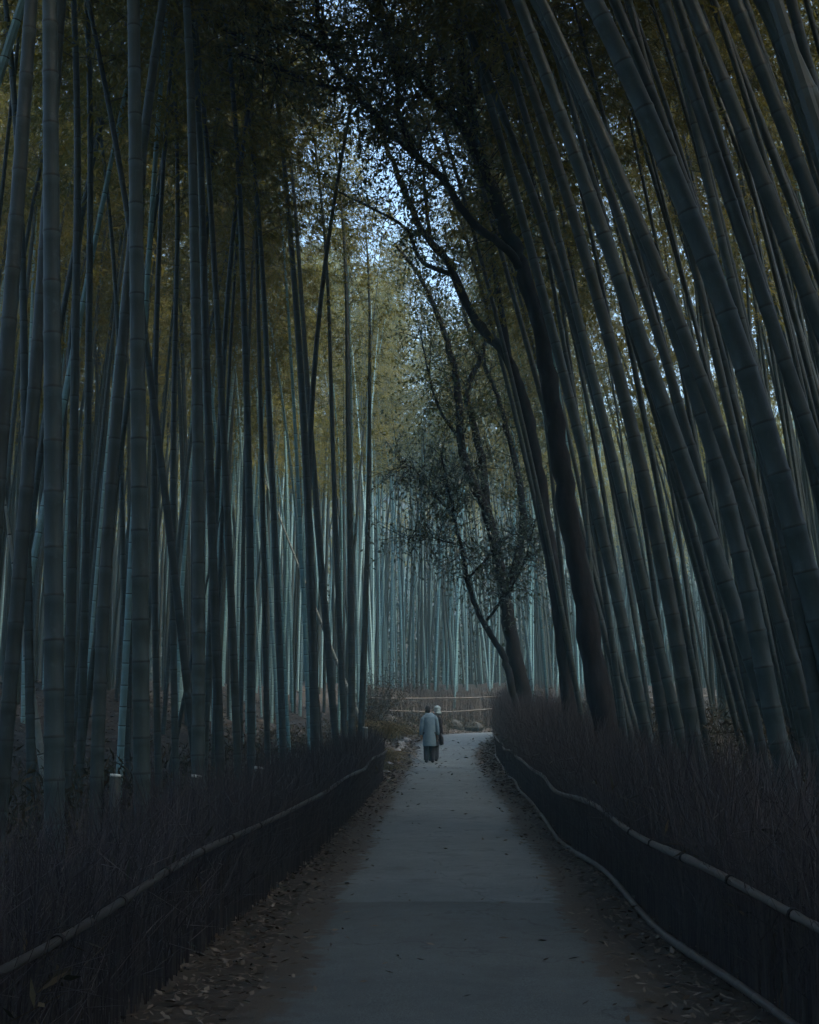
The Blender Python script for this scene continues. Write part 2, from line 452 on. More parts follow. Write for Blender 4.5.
def foliage_arrays(curve, H, rng, start=0.5, nb=62, per=11, cl=6, Ls=1.0, reach=1.0):
    """branch sprays from the nodes of the upper culm with drooping leaf clusters"""
    u = start + (1 - start) * rng.random(nb) ** 0.85
    az = rng.uniform(0, 2 * np.pi, nb)
    ln = reach * (0.55 + 1.15 * np.sin(np.pi * np.clip((u - start) / (1 - start) * 0.85 + 0.12, 0, 1))) * rng.uniform(.6, 1.15, nb)
    P0 = curve(u * H)
    out = np.stack([np.cos(az), np.sin(az), np.zeros(nb)], axis=1)
    n = 6
    t = np.linspace(0, 1, n)
    rise = rng.uniform(0.25, 0.75, nb); droop = rng.uniform(0.35, 0.95, nb)
    BP = P0[:, None, :] + out[:, None, :] * (ln[:, None] * t)[..., None]
    BP[:, :, 2] += ln[:, None] * (rise[:, None] * t - droop[:, None] * t ** 2)
    BR = np.broadcast_to(0.009 * (1 - 0.8 * t), (nb, n))
    tv, tq = many_tubes(BP, BR, 3)
    # leaf clusters
    bi = np.repeat(np.arange(nb), per)
    tt = np.clip(rng.uniform(0.15, 1.05, nb * per), 0, 1)
    fi = np.clip(tt * (n - 1), 0, n - 1.001); i0 = fi.astype(int); fr = (fi - i0)[:, None]
    C = BP[bi, i0] * (1 - fr) + BP[bi, i0 + 1] * fr
    C = C + rng.normal(0, 0.17 * reach, C.shape) * np.array([1, 1, 0.8])
    ci = np.repeat(np.arange(len(C)), cl)
    m = len(ci)
    d = unit(out[bi][ci] * rng.uniform(0, 1.0, (m, 1)) + rng.normal(0, 0.55, (m, 3)) + np.array([0, 0, -0.55]))
    w = unit(np.cross(d, rng.normal(0, 1, (m, 3)) + np.array([0, 0, 1.2])))
    Lf = rng.uniform(0.11, 0.19, m) * Ls; W = Lf * rng.uniform(0.15, 0.23, m)
    lv, lq = leaf_quads(C[ci] + rng.normal(0, 0.03, (m, 3)), d, w, Lf, W)
    return lv, lq, tv, tq


def foliage_mesh(curve, H, rng, leaf, **kw):
    lv, lq, tv, tq = foliage_arrays(curve, H, rng, **kw)
    b = MB(); b.add(lv, lq, None, 0); b.add(tv, tq, None, 1)
    return b.mesh('foliage', [leaf, M['twig']], smooth=False)


NB = 0


def bamboo_root(loc, label, group=None, name='bamboo'):
    o = empty(name, loc)
    tag(o, label, 'bamboo', group)
    return o


def hero(px, Y, dia, label, mat='culm', group=None, H=None, crown=True, name='bamboo'):
    xb_ = px[-1][0]
    Y0 = Y
    Y = max(Y * 1.15, (2.05 * 1400 / max(442 - xb_, 30)) if xb_ < 442 else (2.45 * 1400 / max(xb_ - 442, 60)))
    dia = min(dia * Y / Y0, .165)
    P = np.array([at(a, b, Y) for a, b in px])
    z, x = P[:, 2], P[:, 0]
    deg = 2 if len(px) >= 4 else 1
    co = np.polyfit(z, x, deg)
    zt = z.max(); zb = z.min()
    d1 = np.polyder(co)
    st, sb = float(np.polyval(d1, zt)), float(np.polyval(d1, zb))
    xt, xb = float(np.polyval(co, zt)), float(np.polyval(co, zb))
    zg = 0.5
    for _ in range(4): zg = gz1(xb + sb * (zg - zb), Y)
    x0 = xb + sb * (zg - zb) if zg < zb else float(np.polyval(co, zg))
    H = H or random.uniform(15.5, 18.5)
    wy = random.uniform(-.02, .05); ph = random.uniform(0, 6)

    def curve(zl):
        zl = np.asarray(zl, float); zw = zl + zg
        X = np.where(zw < zb, xb + sb * (zw - zb), np.where(zw > zt, xt + st * (zw - zt) - 0.012 * np.maximum(zw - zt, 0) ** 2 * np.sign(-st + 1e-6), np.polyval(co, np.clip(zw, zb, zt))))
        return np.stack([X - x0, wy * zl + 0.03 * np.sin(zl * .7 + ph) - 0.03 * math.sin(ph), zl], axis=1)
    o = bamboo_root((x0, Y, zg - 0.05), label, group, name)
    rng = np.random.default_rng(int(abs(x0 * 1000) + Y * 77))
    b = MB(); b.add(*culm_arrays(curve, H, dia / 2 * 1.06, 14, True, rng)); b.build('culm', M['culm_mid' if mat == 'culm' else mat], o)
    if crown:
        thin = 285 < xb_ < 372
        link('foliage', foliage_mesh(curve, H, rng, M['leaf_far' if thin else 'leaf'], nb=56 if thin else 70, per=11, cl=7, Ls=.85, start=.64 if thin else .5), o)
    return o


LF, RF = 'behind the low fence', 'by the brush fence'
HL = [
    ([(45, 0), (47, 300), (50, 560), (53, 800)], 7.5, .107, 'thick upright bamboo with clear ringed nodes, the thickest culm behind the left fence', 'culm'),
    ([(22, 40), (13, 200), (4, 340)], 8.0, .10, 'dark bamboo slanting out of the photo at its upper left edge', 'culm_dark'),
    ([(47, 120), (38, 280), (30, 400), (22, 520), (10, 680)], 8.8, .095, 'dark bamboo crossing low behind the thick ringed culm at the far left', 'culm_dark'),
    ([(136, 0), (140, 150), (141, 400), (142, 600), (143, 790)], 9.0, .108, 'straight thick bamboo, second ringed culm from the left edge', 'culm'),
    ([(126, 230), (116, 330), (107, 480), (100, 640), (96, 770)], 10, .095, 'dark bamboo tilting right at the top, just left of the second thick culm', 'culm_dark'),
    ([(186, 120), (192, 330), (195, 560), (197, 790)], 11, .105, 'straight ringed bamboo with pale foot, third thick culm from the left edge', 'culm'),
    ([(200, 190), (205, 360), (213, 560), (220, 770)], 13, .088, 'slim dark bamboo standing close beside the third thick ringed culm', 'culm_dark'),
    ([(75, 250), (73, 450), (68, 700)], 12, .088, 'slim upright dark bamboo between the two thickest culms on the left', 'culm_dark'),
    ([(146, 330), (160, 450), (178, 600), (190, 700), (196, 770)], 12.5, .075, 'thin bamboo leaning left across the foot of the third thick culm', 'culm_dark'),
    ([(240, 220), (246, 400), (249, 560), (251, 750)], 15, .09, 'upright slender bamboo a quarter of the way into the left grove', 'culm'),
    ([(283, 160), (297, 330), (308, 520), (315, 735)], 14, .092, 'long dark bamboo leaning gently left, tallest bare culm before the bright grove', 'culm_dark'),
    ([(333, 205), (316, 330), (308, 480), (312, 600), (318, 730)], 17, .085, 'bowed bamboo whose top swings toward the path before the bright grove', 'culm_dark'),
    ([(345, 300), (348, 450), (350, 600), (352, 730)], 16, .09, 'upright dark bamboo nearest the end of the left fence', 'culm_dark'),
    ([(298, 240), (308, 400), (322, 560), (335, 730)], 17, .09, 'dark bamboo leaning left, crossing behind the long dark culm', 'culm_dark'),
    ([(212, 200), (222, 400), (230, 560), (238, 760)], 14, .08, 'thin dark bamboo leaning left beside the slender upright one', 'culm_dark'),
    ([(369, 330), (368, 480), (365, 620), (362, 700)], 22, .11, 'dark straight bamboo by the brown bush, last before the path opening', 'culm_dark'),
    ([(262, 300), (270, 450), (276, 600), (283, 750)], 17, .085, 'slim bamboo under the long pale slanting pole on the left', 'culm'),
    ([(172, 260), (170, 420), (172, 600), (176, 780)], 15, .075, 'thin upright bamboo between the second and third thick left culms', 'culm'),
    ([(90, 200), (88, 420), (84, 600), (80, 770)], 13, .075, 'thin bamboo in the gap right of the thickest left culm', 'culm_dark'),
    ([(20, 330), (26, 500), (30, 760)], 12, .077, 'thin straight bamboo behind the crossed dark culms at the left edge', 'culm'),
    ([(225, 330), (216, 500), (208, 650), (204, 770)], 16, .08, 'thin bamboo tilting right over the foot of the third thick culm', 'culm'),
    ([(330, 330), (335, 500), (341, 650), (345, 740)], 20, .086, 'slender bamboo just left of the upright one at the fence end', 'culm_dark'),
    ([(257, 200), (262, 420), (264, 600), (268, 760)], 18, .077, 'narrow straight bamboo between slender upright culm and pale slanting pole', 'culm_dark'),
    ([(118, 400), (124, 560), (128, 780)], 17, .073, 'narrow bamboo hidden in the dark just left of the second thick culm', 'culm'),
    ([(158, 200), (152, 400), (155, 600), (158, 780)], 14, .07, 'narrow bamboo close to the right side of the second thick culm', 'culm_dark'),
]
HR = [
    ([(590, 0), (635, 90), (675, 170), (710, 265), (740, 380), (765, 440), (805, 560)], 6.1, .132, 'thickest leaning bamboo, its broad ringed culm sweeping across the right grove', 'culm'),
    ([(518, 0), (555, 95), (580, 160), (610, 235), (635, 320), (660, 395), (708, 530), (751, 642)], 7.4, .105, 'long leaning bamboo that meets the top edge beside the tree crown', 'culm'),
    ([(540, 0), (575, 70), (605, 135), (635, 210), (660, 280), (692, 360), (716, 440), (735, 537), (762, 640)], 7.0, .105, 'leaning bamboo running close under the thickest leaning culm', 'culm'),
    ([(670, 0), (695, 85), (730, 175), (755, 255), (790, 360), (819, 440)], 7.6, .098, 'dark leaning bamboo above the thickest one, crossing the right edge', 'culm_dark'),
    ([(687, 0), (735, 115), (770, 200), (819, 320)], 6.8, .1, 'leaning ringed bamboo third from the upper right corner', 'culm_dark'),
    ([(612, 0), (645, 60), (675, 130), (705, 220), (730, 320), (755, 420), (785, 540), (815, 660)], 8.2, .095, 'dark leaning bamboo hugging the upper side of the thickest culm', 'culm_dark'),
    ([(735, 0), (780, 115), (819, 215)], 6.6, .095, 'leaning bamboo second from the upper right corner', 'culm_dark'),
    ([(768, -10), (795, 50), (822, 110)], 5.4, .125, 'broad leaning bamboo filling the upper right corner', 'culm'),
    ([(578, 10), (605, 120), (630, 210), (652, 300), (682, 430)], 14, .072, 'thin leaning bamboo threaded between the two long leaning culms', 'culm_dark'),
    ([(480, 60), (515, 180), (545, 300), (565, 380), (580, 430), (597, 491), (616, 588), (634, 670), (642, 714)], 12, .115, 'ringed bamboo leaning along the right side of the big dark trunk', 'culm'),
    ([(500, 110), (540, 210), (575, 325), (598, 410), (625, 520), (650, 640), (664, 720)], 11, .1, 'dark bamboo with foot in the brush, second to the right of the big trunk', 'culm_dark'),
    ([(560, 230), (585, 330), (604, 400), (618, 478), (649, 600), (672, 690)], 11.5, .095, 'mid leaning bamboo rising behind the dark culm near the big trunk', 'culm'),
    ([(600, 290), (630, 400), (650, 490), (672, 600), (690, 700)], 9, .11, 'stout leaning bamboo with foot in the brush, in the middle of the right grove', 'culm_dark'),
    ([(700, 100), (735, 250), (760, 360), (790, 480), (819, 600)], 10, .085, 'slim leaning bamboo seen through the gap above the thickest culm', 'culm'),
    ([(560, 100), (590, 210), (612, 330), (628, 430), (650, 560), (668, 680)], 16, .07, 'thin curved bamboo behind the middle of the right grove', 'culm_dark'),
    ([(545, 170), (560, 260), (570, 330), (580, 430), (590, 560), (598, 700)], 20, .085, 'thin nearly upright bamboo seen just past the big trunk', 'culm'),
    ([(630, 0), (680, 140), (715, 270), (745, 380), (775, 520)], 12, .07, 'thin leaning bamboo crossing behind the thickest culm high up', 'culm_dark'),
    ([(652, 0), (690, 120), (716, 230), (742, 340)], 13, .065, 'very thin leaning bamboo between two dark ones, lit by leaf gaps', 'culm_dark'),
    ([(760, 60), (785, 140), (805, 210), (830, 310)], 9, .07, 'thin leaning bamboo near the right edge below the corner culms', 'culm_dark'),
    ([(655, 300), (690, 420), (725, 560), (750, 680)], 10.5, .09, 'shadowed bamboo low in the right grove, behind the stout leaning culms', 'culm_dark'),
    ([(690, 330), (740, 470), (785, 620), (812, 720)], 8.6, .1, 'shadowed stout bamboo rising from the brush at the right edge', 'culm_dark'),
    ([(520, 120), (548, 250), (566, 350), (585, 470), (606, 600), (622, 715)], 15, .08, 'slender bamboo leaning just behind the big dark trunk', 'culm'),
]
for px, Y, dia, lab, mt in HL: hero(px, Y, dia, lab, mt)
for px, Y, dia, lab, mt in HR: hero(px, Y, dia * .9, lab, mt)

# dry poles leaning between the living culms
hero([(254, 448), (276, 505), (300, 568), (323, 625)], 35, .09, 'long pale bare bamboo pole slanting left across dark upright culms, foot near the fence end', 'culm_dead', None, 9.3, False, 'dead_bamboo')
hero([(0, 470), (12, 540), (22, 620)], 13, .075, 'pale slanting bamboo pole at the left edge', 'culm_dead', None, 4.2, False, 'dead_bamboo')
hero([(212, 560), (195, 640), (180, 720)], 17, .06, 'thin grey bamboo pole tilting right, low in the left grove', 'culm', None, 4.6, False, 'dead_bamboo')

# ---- the rest of the grove: a handful of kinds, copied
VAR = []
for k in range(7):
    rng = np.random.default_rng(100 + k)
    H = rng.uniform(16, 19.5); bow = rng.uniform(0.6, 2.6); ex = rng.uniform(2.2, 3.2); wob_ = rng.uniform(-.12, .12); dia = (.085, .095, .105, .1, .09, .11, .075)[k]

    def curve(z, H=H, bow=bow, ex=ex, wob_=wob_):
        z = np.asarray(z, float); t = z / H
        return np.stack([bow * np.clip(t, 0, 1.1) ** ex + wob_ * np.sin(t * 5), wob_ * np.sin(t * 4 + 1) - wob_ * math.sin(1), z - 0.35 * bow * np.clip(t, 0, 1.1) ** (ex * 2)], axis=1)
    b = MB(); b.add(*culm_arrays(curve, H, dia / 2, 8, False, rng))
    cm = b.mesh('culm', M['culm_pale'])
    fm = foliage_mesh(curve, H, rng, M['leaf'], nb=108, per=12, cl=7, Ls=.8)
    cm2 = cm.copy(); cm2.materials.clear(); cm2.materials.append(M['culm_dark'])
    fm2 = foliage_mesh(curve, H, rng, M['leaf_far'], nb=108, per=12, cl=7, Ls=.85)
    VAR.append((cm, fm, cm2, fm2, b.arrays(), curve, H, rng))

TAKEN = []


def shades_gap(x, y, az, tilt, top=17.5, r=1.3):
    """whether a bamboo at x, y would hang its crown into the opening of the canopy left of the path's middle"""
    if y > 64: return False
    for h in (9.5, 12, 14.5, top):
        k = math.tan(tilt) * h + 1.6 * (h / 18) ** 2.6
        X, Yc, Z = x + math.cos(az) * k, y + math.sin(az) * k, h + 1.0
        if -.068 * Yc - r < X < -.026 * Yc + r * .6 and .265 * Yc - r < Z - CAMZ < .43 * Yc + r: return True
    return False


def free(x, y, gap):
    return all((x - a) ** 2 + (y - c) ** 2 > gap * gap for a, c in TAKEN)


for o in list(COL.objects):
    if o.name.startswith('bamboo') or o.name.startswith('dead'): TAKEN.append((o.location.x, o.location.y))

proto = {}


def plant(x, y, az, tilt, dark, pale, sc, label, group):
    k = random.randrange(len(VAR))
    cm, fm, cm2, fm2 = VAR[k][:4]
    key = (k, dark, pale)
    o = bpy.data.objects.new('bamboo', None); COL.objects.link(o)
    o.location = (x, y, gz1(x, y) - 0.05)
    # bow and tilt towards the azimuth az
    o.rotation_euler = (Matrix.Rotation(az, 3, 'Z') @ Matrix.Rotation(tilt, 3, 'Y')).to_euler()
    o.scale = (sc, sc, sc)
    tag(o, label, 'bamboo', group)
    if key not in proto:
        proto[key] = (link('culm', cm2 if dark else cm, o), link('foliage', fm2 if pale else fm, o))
    else:
        for src in proto[key]:
            c = src.copy(); COL.objects.link(c); c.parent = o
    TAKEN.append((x, y))
    return o


def scatter(n, sample, gap, fn):
    made = tries = 0
    while made < n and tries < 20000:
        tries += 1
        x, y = sample()
        s = float(lateral([x], [y])[0][0])
        if abs(s) < 2.1 or not free(x, y, gap): continue
        fn(x, y, s); made += 1
    return made


def s_left():
    y = random.uniform(15, 60); w = 0.33 * y + 1
    return -random.uniform(2.0 + max(0, y - 34) * 0.05, max(3.5, w)), y


def f_left(x, y, s):
    az, tl = random.uniform(-.9, .9), math.radians(random.gauss(.8, 2.2))
    if shades_gap(x, y, az, tl): az += math.pi
    dk = random.random() < (0.85 if y < 30 else (1 if x < -.19 * y else 0))  # zone decides between shade-coloured and light-coloured culms
    if y < 30: lab = 'slim shadowed bamboo in the dense grove behind the left fence'
    elif x < -.19 * y: lab = 'thin dim bamboo far back in the left grove, below dark foliage'
    else: lab = 'thin pale teal bamboo in the lit grove left of the bend'
    grp = {'s': 'slim bamboos behind the left fence', 't': 'dim'}.get(lab[0]) if y < 30 else ('dim bamboos deep in the left grove' if x < -.19 * y else 'pale bamboos in the lit left grove')
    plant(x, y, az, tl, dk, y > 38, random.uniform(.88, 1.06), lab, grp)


def s_right():
    y = 10.5 + 43 * random.random() ** 1.8
    return random.uniform(2.3, 0.34 * y + 3.2 if y < 52 else 4.0), y


def f_right(x, y, s):
    dk = y < 22 or random.random() < 0.8
    near = y < 26
    lab = 'thin leaning bamboo in the dark rows behind the thick leaning culms' if near else 'slim leaning bamboo far back in the grove right of the bend'
    plant(x, y, math.pi + random.uniform(-.5, .5), math.radians(random.gauss(10.5 if near else 6.5, 2.0)), dk, False, random.uniform(.95, 1.2), lab, 'leaning bamboos behind the front rows' if near else 'leaning bamboos beside the bend')


def s_far():
    y = 66 + 22 * random.random() ** 1.4
    return random.uniform(-9.5, 7.5), y


def f_far(x, y, s):
    dk = random.random() < .22
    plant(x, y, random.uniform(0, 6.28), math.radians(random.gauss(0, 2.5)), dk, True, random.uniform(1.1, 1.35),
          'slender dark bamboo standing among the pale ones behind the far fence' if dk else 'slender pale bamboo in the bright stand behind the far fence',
          'dark bamboos behind the far fence' if dk else 'pale bamboos behind the far fence')


scatter(84, s_left, 0.7, f_left)
scatter(112, s_right, 0.5, f_right)
scatter(66, s_far, 0.6, f_far)

# ---- what lies beyond and around: one mass of bamboo nobody could count
TH = MB()


def thick(x, y, az, tilt, sc, keep=0.5, Ls=1.45):
    k = random.randrange(len(VAR)); _, _, _, _, (cv, cq, cuv, _m), curve, H, rng = VAR[k]
    R = np.array(Matrix.Rotation(az, 3, 'Z') @ Matrix.Rotation(tilt, 3, 'Y')) * sc
    T = np.array([x, y, gz1(x, y) - 0.05])
    TH.add(cv @ R.T + T, cq, cuv, 1 if random.random() < .4 else 0)
    lv, lq, tv, tq = foliage_arrays(curve, H, rng, nb=int(62 * keep), per=10, cl=6, Ls=Ls, reach=1.15)
    TH.add(lv @ R.T + T, lq, None, 2)


def scat2(n, fn_xy, gap, tilt, keep, Ls):
    made = tries = 0
    while made < n and tries < 20000:
        tries += 1
        x, y = fn_xy()
        s = float(lateral([x], [y])[0][0])
        if abs(s) < 2.4 or not free(x, y, gap): continue
        az = (random.uniform(-.9, .9) if s < 0 else math.pi + random.uniform(-.7, .7))
        thick(x, y, az, math.radians(random.gauss(*tilt)), random.uniform(.85, 1.08), keep, Ls); TAKEN.append((x, y)); made += 1


scat2(130, lambda: (random.uniform(-46, -9), random.uniform(50, 108)), 0.8, (1, 2.5), .8, 1.6)
scat2(70, lambda: (lambda y: (-0.2 * y - random.uniform(1, 12), y))(random.uniform(22, 55)), 0.8, (1, 2.5), .8, 1.5)
scat2(90, lambda: (random.uniform(-30, 30), random.uniform(89, 130)), 0.8, (0, 2), .4, 1.5)


def r_zone():
    while True:
        x, y = random.uniform(7, 42), random.uniform(24, 108)
        if not (3 < x < 24 and 54 < y < 71): return x, y


scat2(40, lambda: (random.uniform(8, 34), random.uniform(72, 88)), 0.8, (5, 2.5), 1.3, 1.4)
scat2(150, r_zone, 0.8, (7, 2.5), 1.15, 1.4)
scat2(90, lambda: (random.choice([-1, 1]) * random.uniform(2.6, 18), random.uniform(-24, 4)), 0.9, (12, 3), 1.5, 1.6)  # unseen bamboo behind the camera, leaning in to shade the near path
scat2(60, lambda: (random.uniform(3, 14), random.uniform(-12, 7)), 0.7, (9, 3), 1.3, 1.6)  # unseen crowns added to keep the sun off the left brush
scat2(30, lambda: (random.uniform(5, 16), random.uniform(7, 24)), 0.7, (9, 3), 1.2, .95)
scat2(45, lambda: (-random.uniform(5, 20), random.uniform(4, 18)), 0.9, (10, 3), 1.3, 1.0)
scat2(50, lambda: (random.uniform(5, 22), random.uniform(3, 20)), 0.9, (10, 3), 1.2, .95)
# bare culms of the deep grove and the low shoots between them
def ring_pts(n):
    out = []
    while len(out) < n:
        x, y = random.uniform(-75, 75), random.uniform(-40, 150)
        if y < 18 and abs(x) < 20: continue
        if 0 < y < 88 and (-0.27 * y - 5 < x < 0.27 * y + 5 or (3 < x < 24 and 54 < y < 71)): continue
        out.append((x, y))
    out = np.array(out); s_ = np.abs(lateral(out[:, 0], out[:, 1])[0])
    return out[s_ > 3]


def deep_pts(n, x0, x1, y0, y1, ok):
    p = np.column_stack([RNG.uniform(x0, x1, n), RNG.uniform(y0, y1, n)])
    s_ = np.abs(lateral(p[:, 0], p[:, 1])[0])
    return p[ok(p[:, 0], p[:, 1]) & (s_ > 3.2)]


rp = np.concatenate([ring_pts(1900),
                     deep_pts(700, -30, -3, 34, 92, lambda x, y: x < -3 - (y < 50) * 2.5),
                     deep_pts(420, 6, 34, 26, 53, lambda x, y: x > .2 * y - .5),
                     deep_pts(420, -16, 16, 74, 100, lambda x, y: y > 0)]); m = len(rp); t = np.linspace(0, 1, 7)
gzr = gz(rp[:, 0], rp[:, 1])
lean_ = np.stack([np.where(rp[:, 0] > 0, -.09, .0) + RNG.normal(0, .045, m), RNG.normal(0, .045, m)], axis=1)
Hh = RNG.uniform(13, 19, m)
P = np.zeros((m, 7, 3)); P[:, :, :2] = rp[:, None, :] + (lean_ * Hh[:, None])[:, None, :] * (t ** 1.4)[None, :, None]
P[:, :, 2] = gzr[:, None] - .1 + Hh[:, None] * t
v, q = many_tubes(P, RNG.uniform(.05, .085, (m, 1)) * (1 - .85 * t ** 1.5)[None, :], 6)
mi_ = np.repeat(np.where((rp[:, 1] > 38) & (rp[:, 0] > -.19 * rp[:, 1]) & (rp[:, 0] < 4) & (RNG.random(m) < .42), 0, 1), 36)  # light-coloured culms only where the glow should fall, shade-coloured elsewhere
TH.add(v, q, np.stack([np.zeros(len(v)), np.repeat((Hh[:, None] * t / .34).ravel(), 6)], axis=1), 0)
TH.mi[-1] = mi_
us = ring_pts(2300); us = us[(us[:, 1] > 84) | (np.abs(us[:, 0]) > 18)]
fa = np.column_stack([RNG.uniform(-36, 36, 1300), RNG.uniform(94, 124, 1300)])
sd_ = np.column_stack([RNG.choice([-1, 1], 900) * RNG.uniform(20, 50, 900), RNG.uniform(-30, 95, 900)])  # unseen side foliage, added to block low light from the horizon
sd_ = sd_[(np.abs(sd_[:, 0]) > 0.3 * sd_[:, 1] + 4) & ~((sd_[:, 0] > 0) & (sd_[:, 0] < 32) & (sd_[:, 1] > 48) & (sd_[:, 1] < 72))]
us = np.concatenate([us, fa, sd_])
m = len(us); k = 34
C = np.repeat(np.column_stack([us, gz(us[:, 0], us[:, 1])]), k, axis=0)
hh = np.repeat(np.where(np.arange(m) > m - len(fa) - len(sd_), RNG.uniform(3, 12, m), RNG.uniform(1.2, 6, m)), k); n = len(C)
C += RNG.normal(0, .55, (n, 3)) * np.array([1, 1, 0]); C[:, 2] += hh * RNG.random(n)
d = unit(RNG.normal(0, 1, (n, 3)) + np.array([0, 0, -.3])); w = unit(np.cross(d, RNG.normal(0, 1, (n, 3))))
L = RNG.uniform(.25, .5, n)
lv, lq = leaf_quads(C, d, w, L, L * .4); TH.add(lv, lq, None, 3)
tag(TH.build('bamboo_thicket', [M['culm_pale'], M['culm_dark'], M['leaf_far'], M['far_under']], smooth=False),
    'mass of distant bamboo culms and leaves filling the background of the grove', 'bamboo thicket', None, 'stuff')

# wooded slopes far behind the grove
n = 90000
ang = RNG.uniform(0, 2 * np.pi, n); rr_ = RNG.uniform(112, 250, n)
hx_, hy_ = rr_ * np.cos(ang), 35 + rr_ * np.sin(ang)
C = np.column_stack([hx_, hy_, gz(hx_, hy_) + 9 * RNG.random(n) ** 1.5 * (.5 + .5 * np.sin(hx_ * .11) * np.cos(hy_ * .13))])
d = unit(RNG.normal(0, 1, (n, 3))); w = unit(np.cross(d, RNG.normal(0, 1, (n, 3)))); L = RNG.uniform(1.0, 2.2, n)
b = MB(); b.add(*leaf_quads(C, d, w, L, L * .6))
tag(b.build('distant_wood', M['far_under'], None, smooth=False), 'dark wooded slopes closing the view far behind the bamboo', 'wood', None, 'stuff')

# ------------------------------------------------------------------ broadleaf trees beside the path
def px_line(px, Y, dy=0.0):
    n = len(px)
    return np.array([at(a, b, Y + dy * i / max(n - 1, 1)) for i, (a, b) in enumerate(px)])


def smooth_line(P, n=6):
    return catmull(np.asarray(P, float), n)


def limb(P, r0, r1, sides=10, rng=None, knob=0.06):
    Q = smooth_line(P)
    t = np.linspace(0, 1, len(Q))
    R = r0 + (r1 - r0) * t ** 0.8
    if rng is not None:
        R = R * (1 + knob * rng.normal(0, 1, len(Q)))
        Q = Q + rng.normal(0, 0.12 * min(r0, .12), Q.shape) * S(t * 6)[:, None]
    return Q, R


def crown_from(lines, rng, ntw, tw_len, per, L, aspect, spread=0.25, up=0.1):
    """twigs off the limbs, each with leaves: returns leaf and twig arrays"""
    allp = np.concatenate([resample(q, 0.1) for q in lines])
    P0 = allp[rng.integers(0, len(allp), ntw)]
    d = unit(rng.normal(0, 1, (ntw, 3)) + np.array([0, 0, up]))
    ln = rng.uniform(.4, 1, ntw) * tw_len
    t = np.linspace(0, 1, 5)
    bend = rng.normal(0, 0.3, (ntw, 3))
    TP = P0[:, None, :] + (d * ln[:, None])[:, None, :] * t[None, :, None] + bend[:, None, :] * (ln[:, None] * t ** 2)[..., None]
    tv, tq = many_tubes(TP, np.broadcast_to(0.011 * (1 - .75 * t), (ntw, 5)), 3)
    bi = np.repeat(np.arange(ntw), per); m = len(bi)
    fi = np.clip(rng.uniform(.25, 1, m) * 4, 0, 3.999); i0 = fi.astype(int); fr = (fi - i0)[:, None]
    C = TP[bi, i0] * (1 - fr) + TP[bi, i0 + 1] * fr + rng.normal(0, spread * tw_len * .35, (m, 3))
    ld = unit(rng.normal(0, 1, (m, 3)) + np.array([0, 0, -.25])); w = unit(np.cross(ld, rng.normal(0, 1, (m, 3)) + np.array([0, 0, 1.5])))
    Lf = rng.uniform(.7, 1.2, m) * L
    lv, lq = leaf_quads(C, ld, w, Lf, Lf * aspect)
    return lv, lq, tv, tq


def tree(label, trunk, r0, r1, branches, crown_kw, seed, leaf, cat='tree'):
    rng = np.random.default_rng(seed)
    base = trunk[0].copy()
    zg = gz1(base[0], base[1]) - .1
    d0 = trunk[0] - trunk[1]
    if trunk[0][2] > zg:
        s = (trunk[0][2] - zg) / max(-d0[2], .05) if d0[2] < 0 else 0
        trunk = np.vstack([trunk[0] + d0 * s, trunk]); trunk[0][2] = zg
    o = empty('broadleaf_tree', tuple(trunk[0]))
    tag(o, label, cat)
    off = trunk[0]
    Q, R = limb(trunk, r0, r1, 12, rng)
    R[0] *= 1.35; R[1] *= 1.15
    b = MB(); b.add(*tube(Q - off, R, 14)); b.build('trunk', M['bark'], o)
    lines = [Q[int(len(Q) * .55):]] if crown_kw.get('trunk_leaves', True) else []
    for P, a, c in branches:
        q, r = limb(P, a, c, 8, rng)
        b = MB(); b.add(*tube(q - off, r, 9)); b.build('branch', M['bark'], o)
        lines.append(q[len(q) // 4:])
    kw = dict(crown_kw); kw.pop('trunk_leaves', None)
    lv, lq, tv, tq = crown_from(lines, rng, **kw)
    b = MB(); b.add(lv - off, lq, None, 0); b.add(tv - off, tq, None, 1)
    b.build('crown', [leaf, M['bark']], o, smooth=False)
    return o


Y1 = 18.0
T1 = px_line([(607, 735), (592, 650), (577, 560), (562, 470), (552, 400), (540, 330), (522, 270), (507, 230), (488, 180), (476, 145), (468, 90), (458, 20), (450, -80), (436, -200)], Y1, 1.0)
A1 = px_line([(520, 268), (507, 250), (467, 217), (447, 185), (418, 158), (382, 123), (356, 91), (330, 56), (318, 15), (312, -60), (300, -130)], Y1 + .45, -1.2)
A2 = px_line([(326, 50), (289, 29), (253, 35), (225, 30), (190, 10)], Y1 - .5, -.5)
A3 = px_line([(484, 170), (460, 125), (440, 105), (410, 72), (385, 30), (365, -30), (350, -100)], Y1 + .6, .8)
A4 = px_line([(470, 110), (490, 60), (505, 10), (515, -70)], Y1 + .7, .8)
A5 = px_line([(356, 91), (320, 85), (280, 70), (240, 55)], Y1 - .3, -.6)
A6 = px_line([(418, 158), (400, 120), (395, 70), (380, 10), (370, -60)], Y1, .5)
tree('big dark leaning tree whose long branch arches over the path, thickest trunk', T1, .18, .045, [(A1, .07, .018), (A2, .05, .015), (A3, .065, .02), (A4, .05, .016), (A5, .035, .012), (A6, .045, .014)],
     dict(ntw=720, tw_len=1.15, per=28, L=.08, aspect=.5), 5, M['broad_leaf'])
Y3 = 26.0
T3 = px_line([(572, 715), (560, 620), (551, 556), (538, 467), (524, 403), (505, 355), (475, 320), (450, 265), (425, 235), (409, 202), (394, 164), (380, 132), (365, 90), (350, 30)], Y3, 1.5)
B1 = px_line([(455, 275), (423, 262), (406, 229), (377, 211), (347, 196), (325, 185)], Y3 + .9, .6)
